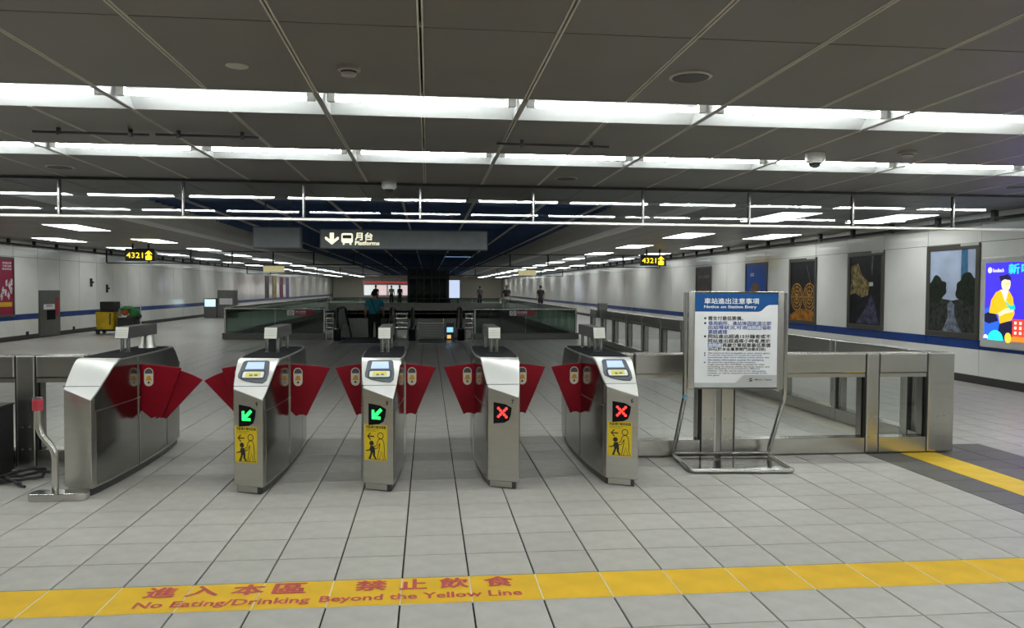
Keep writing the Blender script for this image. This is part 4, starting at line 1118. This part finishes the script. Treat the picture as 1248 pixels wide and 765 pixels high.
def tubegate(xa, xb, label):
    b = thing('tube_barrier', ((xa+xb)/2, 22.9, 0), label, 'barrier')
    for k in range(4): MB().tube([(xa, 22.9, .36+.135*k), (xb, 22.9, .36+.135*k)], .055, 10).build('rail', CHROME, b, smooth=True)
    for x in (xa+.02, xb-.02): MB().tube([(x, 22.9, 0), (x, 22.9, .80)], .025, 8).build('upright', CHROME, b, smooth=True)
    MB().box(xa, xb, 22.93, 22.96, .05, .28).build('kick_panel', STEELD, b)
tubegate(-2.91, -2.68, 'short steel tube barrier between the occupied escalator and a pit balustrade')
tubegate(-.92, -.58, 'short steel tube barrier filling the gap between the two escalators')
tubegate(1.08, 1.31, 'short steel tube barrier between the free escalator and a pit balustrade')
lit = thing('display_stand', (.75, 23.0, 0), 'small lit display stand at the mouth of the free escalator', 'display')
MB().box(.52, .74, 22.6, 22.66, .013, .5).build('body', BLACK, lit); MB().box(.54, .72, 22.594, 22.60, .24, .38).build('screen', emis('mini_screen', (.25, .6, .9), 1.2), lit); MB().box(.55, .66, 22.594, 22.60, .06, .16).build('lamp', emis('mini_lamp', (.9, .5, .15), 1.0), lit)

# ------------------------------------------------------------------ people
def skin(name, verts, edges, m_, parent, root=0, sub=1, label=None):
    me = bpy.data.meshes.new(name)
    me.from_pydata([v[0] for v in verts], edges, []); me.update()
    o = bpy.data.objects.new(name, me); col.objects.link(o); o.parent = parent
    md = o.modifiers.new('skin', 'SKIN'); md.use_smooth_shade = True
    lay = me.skin_vertices[0].data if me.skin_vertices else None
    if lay:
        for i, v in enumerate(verts):
            r = v[1]; lay[i].radius = r if isinstance(r, tuple) else (r, r)
            lay[i].use_root = (i == root)
    sb = o.modifiers.new('sub', 'SUBSURF'); sb.levels = sub; sb.render_levels = sub
    me.materials.append(m_)
    return o
SKINC = mat('skin_tone', (.34, .19, .12), .5)
HAIR = mat('black_hair', (.012, .011, .011), .6)
def person(x, y, z, rz, label, shirt, trousers, strap=False, bag=False, group=None):
    p = thing('person', (x, y, z), label, 'person', group, rz)
    V = [((0,0,.96), (.10,.08)), ((0,0,1.12), (.10,.08)), ((0,-.01,1.30), (.13,.085)), ((0,0,1.42), (.06,.06)), ((0,.005,1.49), .050), ((0,.015,1.56), (.074,.085)), ((0,.02,1.64), (.078,.092)), ((0,.015,1.70), (.055,.065))]
    E = [(i, i+1) for i in range(7)]
    for s in (-1, 1):
        k = len(V)
        V += [((s*.17,-.01,1.37), .050), ((s*.235,-.02,1.14), .042), ((s*.245,.03,.93), .030), ((s*.245,.05,.87), (.022,.036)), ((s*.243,.055,.82), (.016,.034))]
        E += [(2, k), (k, k+1), (k+1, k+2), (k+2, k+3), (k+3, k+4)]
        for q, (dy, ln) in enumerate(((-.028, .05), (-.010, .065), (.010, .07), (.028, .06))):
            n = len(V); V += [((s*.243,.055+dy,.785), .009), ((s*.238,.06+dy,.785-ln*.55), .008), ((s*.228,.065+dy,.785-ln), .007)]
            E += [(k+4, n), (n, n+1), (n+1, n+2)]
        n = len(V); V += [((s*.235,.095,.84), .010), ((s*.228,.11,.80), .008)]; E += [(k+3, n), (n, n+1)]
    for s in (-1, 1):
        k = len(V); V += [((s*.095,0,.86), .075), ((s*.10,.015,.48), .05), ((s*.10,-.01,.09), .034), ((s*.105,.09,.035), (.035,.025))]
        E += [(0, k), (k, k+1), (k+1, k+2), (k+2, k+3)]
    skin('body', V, E, SKINC, p)
    V = [((0,0,.86), (.175,.125)), ((0,0,1.08), (.172,.122)), ((0,-.01,1.30), (.18,.115)), ((0,-.005,1.415), (.085,.075)), ((0,0,1.45), (.06,.06))]; E = [(0,1),(1,2),(2,3),(3,4)]
    for s in (-1, 1):
        k = len(V); V += [((s*.18,-.01,1.365), .072), ((s*.23,-.018,1.18), .066)]; E += [(2, k), (k, k+1)]
    skin('shirt', V, E, shirt, p)
    V = [((0,0,1.06), (.15,.105)), ((0,0,.87), (.155,.115))]; E = [(0,1)]
    for s in (-1, 1):
        k = len(V); V += [((s*.095,0,.80), .098), ((s*.102,.015,.48), .078), ((s*.102,0,.08), .066)]; E += [(1, k), (k, k+1), (k+1, k+2)]
    skin('trousers', V, E, trousers, p)
    for s in (-1, 1):
        MB().ball((s*.105, .05, .045), (.05, .135, .048), 12, 8).build('shoe', BLACK, p, smooth=True, local=True)
    hb = MB().ball((0, .002, 1.625), (.089, .107, .105), 14, 10)
    hb.v = [(a, b if b < .06 else .06+(b-.06)*.3, c if c > 1.545 else 1.545) for a, b, c in hb.v]
    hb.build('hair', HAIR, p, smooth=True, local=True)
    for s in (-1, 1): MB().ball((s*.086, .02, 1.59), (.014, .02, .032), 8, 6).build('ear', SKINC, p, smooth=True, local=True)
    MB().ball((0, .118, 1.585), (.016, .02, .026), 8, 6).build('nose', SKINC, p, smooth=True, local=True)
    for s in (-1, 1): MB().ball((s*.032, .105, 1.615), (.013, .008, .008), 8, 6).build('eye', INK, p, smooth=True, local=True)
    MB().ball((0, .105, 1.545), (.026, .008, .007), 8, 6).build('mouth', mat('lip', (.25, .08, .07), .5), p, smooth=True, local=True)
    if strap:
        MB().tube([(-.10, .04, 1.45), (-.11, -.06, 1.445), (-.07, -.132, 1.36), (.0, -.14, 1.18), (.06, -.135, .98)], .014, 8).build('bag_strap', BLACK, p, smooth=True, local=True)
    if bag:
        MB().box(.20, .38, -.12, .06, .52, .84).build('hand_bag', BLACK, p, bevel=.03, local=True)
    return p
BLKT = mat('black_trousers', (.010, .010, .011), .8)
man = person(-1.62, 24.25, -.196, 0, 'man in teal shirt and black trousers seen from behind', mat('teal_shirt', (.012, .20, .27), .8, 0, .15), BLKT, True, True)
man.scale = (1.12, 1.0, .94)
DRKC = mat('dark_clothes', (.02, .02, .025), .8); WHC = mat('white_clothes', (.45, .45, .45), .8); GRC = mat('grey_clothes', (.10, .11, .13), .8)
for x, y, a, sh_, lb in ((-4.3, 66, .4, DRKC, 'distant person in dark clothes before the lit shop'), (-3.2, 70, 3.0, WHC, 'distant person in white shirt before the lit shop'), (-2.4, 68, 2.6, DRKC, 'distant person in dark clothes before the lit shop'),
                        (4.6, 70, .2, GRC, 'distant person in grey before the cream wall'), (5.2, 52, 3.1, DRKC, 'distant person in black top and white trousers past the pit'), (6.9, 48, .3, DRKC, 'distant person in black by the far poster wall')):
    person(x, y, 0, a, lb, sh_, WHC if 'white trousers' in lb else BLKT, group='distant passers-by' if 'before the lit shop' in lb else None)

# ------------------------------------------------------------------ far end of the concourse
s = thing('shop_front', (-4.0, 88, 0), 'brightly lit shop front with red band at the far end', 'shop')
MB().box(-7.2, -1.7, 88, 88.3, 0, 2.7).build('wall', mat('shop_wall', (.5, .5, .48), .5), s)
for k in range(4): MB().box(-7.0+1.3*k, -5.85+1.3*k, 87.95, 88, .7, 1.8).build('window', emis('shop_glow'+str(k % 2), ((.9, .95, .95), (.95, .75, .75))[k % 2], .7), s)
MB().box(-7.1, -1.8, 87.94, 88, 2.05, 2.2).build('fascia', emis('shop_red', (.8, .1, .1), .35), s)
lf = thing('lift_tower', (.0, 60, 0), 'dark steel and glass lift tower behind the escalator pit', 'lift')
for k in range(6): MB().box(-1.5+.58*k, -1.42+.58*k, 60, 60.1, 0, 2.9).build('post', DARKST, lf)
MB().box(-1.55, 1.6, 60.1, 62, 0, 2.9).build('shaft', mat('lift_shaft', (.06, .065, .065), .2), lf)
MB().box(-1.55, 1.6, 59.98, 60.1, 2.2, 2.5).build('beam', DARKST, lf)
for k in range(5): MB().box(-1.40+.58*k, -.94+.58*k, 60.03, 60.06, .1, 2.2).build('pane', GLASSG, lf)
s = thing('ad_panel', (2.6, 78, 0), 'lit pale blue advertising panel past the lift tower', 'advertisement')
MB().box(2.0, 3.2, 78, 78.2, .4, 2.4).build('case', GREYP, s); MB().box(2.08, 3.12, 77.98, 78, .5, 2.3).build('print', emis('ad_pale', (.55, .65, .85), 1.0), s)
for k in range(2): MB().box(2.1+.8*k, 2.2+.8*k, 78, 78.2, 0, .4).build('leg', DARKST, s)
for k, (c_, y) in enumerate((((.45, .33, .05), 58.5), ((.25, .03, .08), 61.2), ((.05, .05, .06), 55.8), ((.12, .10, .25), 63.9))):
    p, f, w_, h_ = pframe(y, y+1.3, .7, 2.3, ['yellow banner poster far along the plain white wall', 'maroon banner poster far along the plain white wall', 'black banner poster far along the plain white wall', 'violet banner poster far along the plain white wall'][k], .05, side=-1)
    art(p, f, 'print', full(w_, h_), 0, pm_('far_poster'+str(k), c_, 0, .4, 3))

for k, y in enumerate((33.5, 36.5)):  # added glowing panels standing in for lights reflected at the navy ceiling
    s = thing('reflection_strip', (1.4, y, 3.0), 'glowing strip for a blue-white lamp reflection under the navy ceiling, ' + ('nearer the lift tower' if k else 'nearer the platforms sign'), 'ceiling light')
    MB().box(.72, 2.1, y-.12, y+.12, 2.955, 2.985).build('housing', GREYP, s)
    MB().box(.75, 2.07, y-.09, y+.09, 2.945, 2.955).build('diffuser', emis('reflection_blue', (.35, .55, .9), 1.2), s)
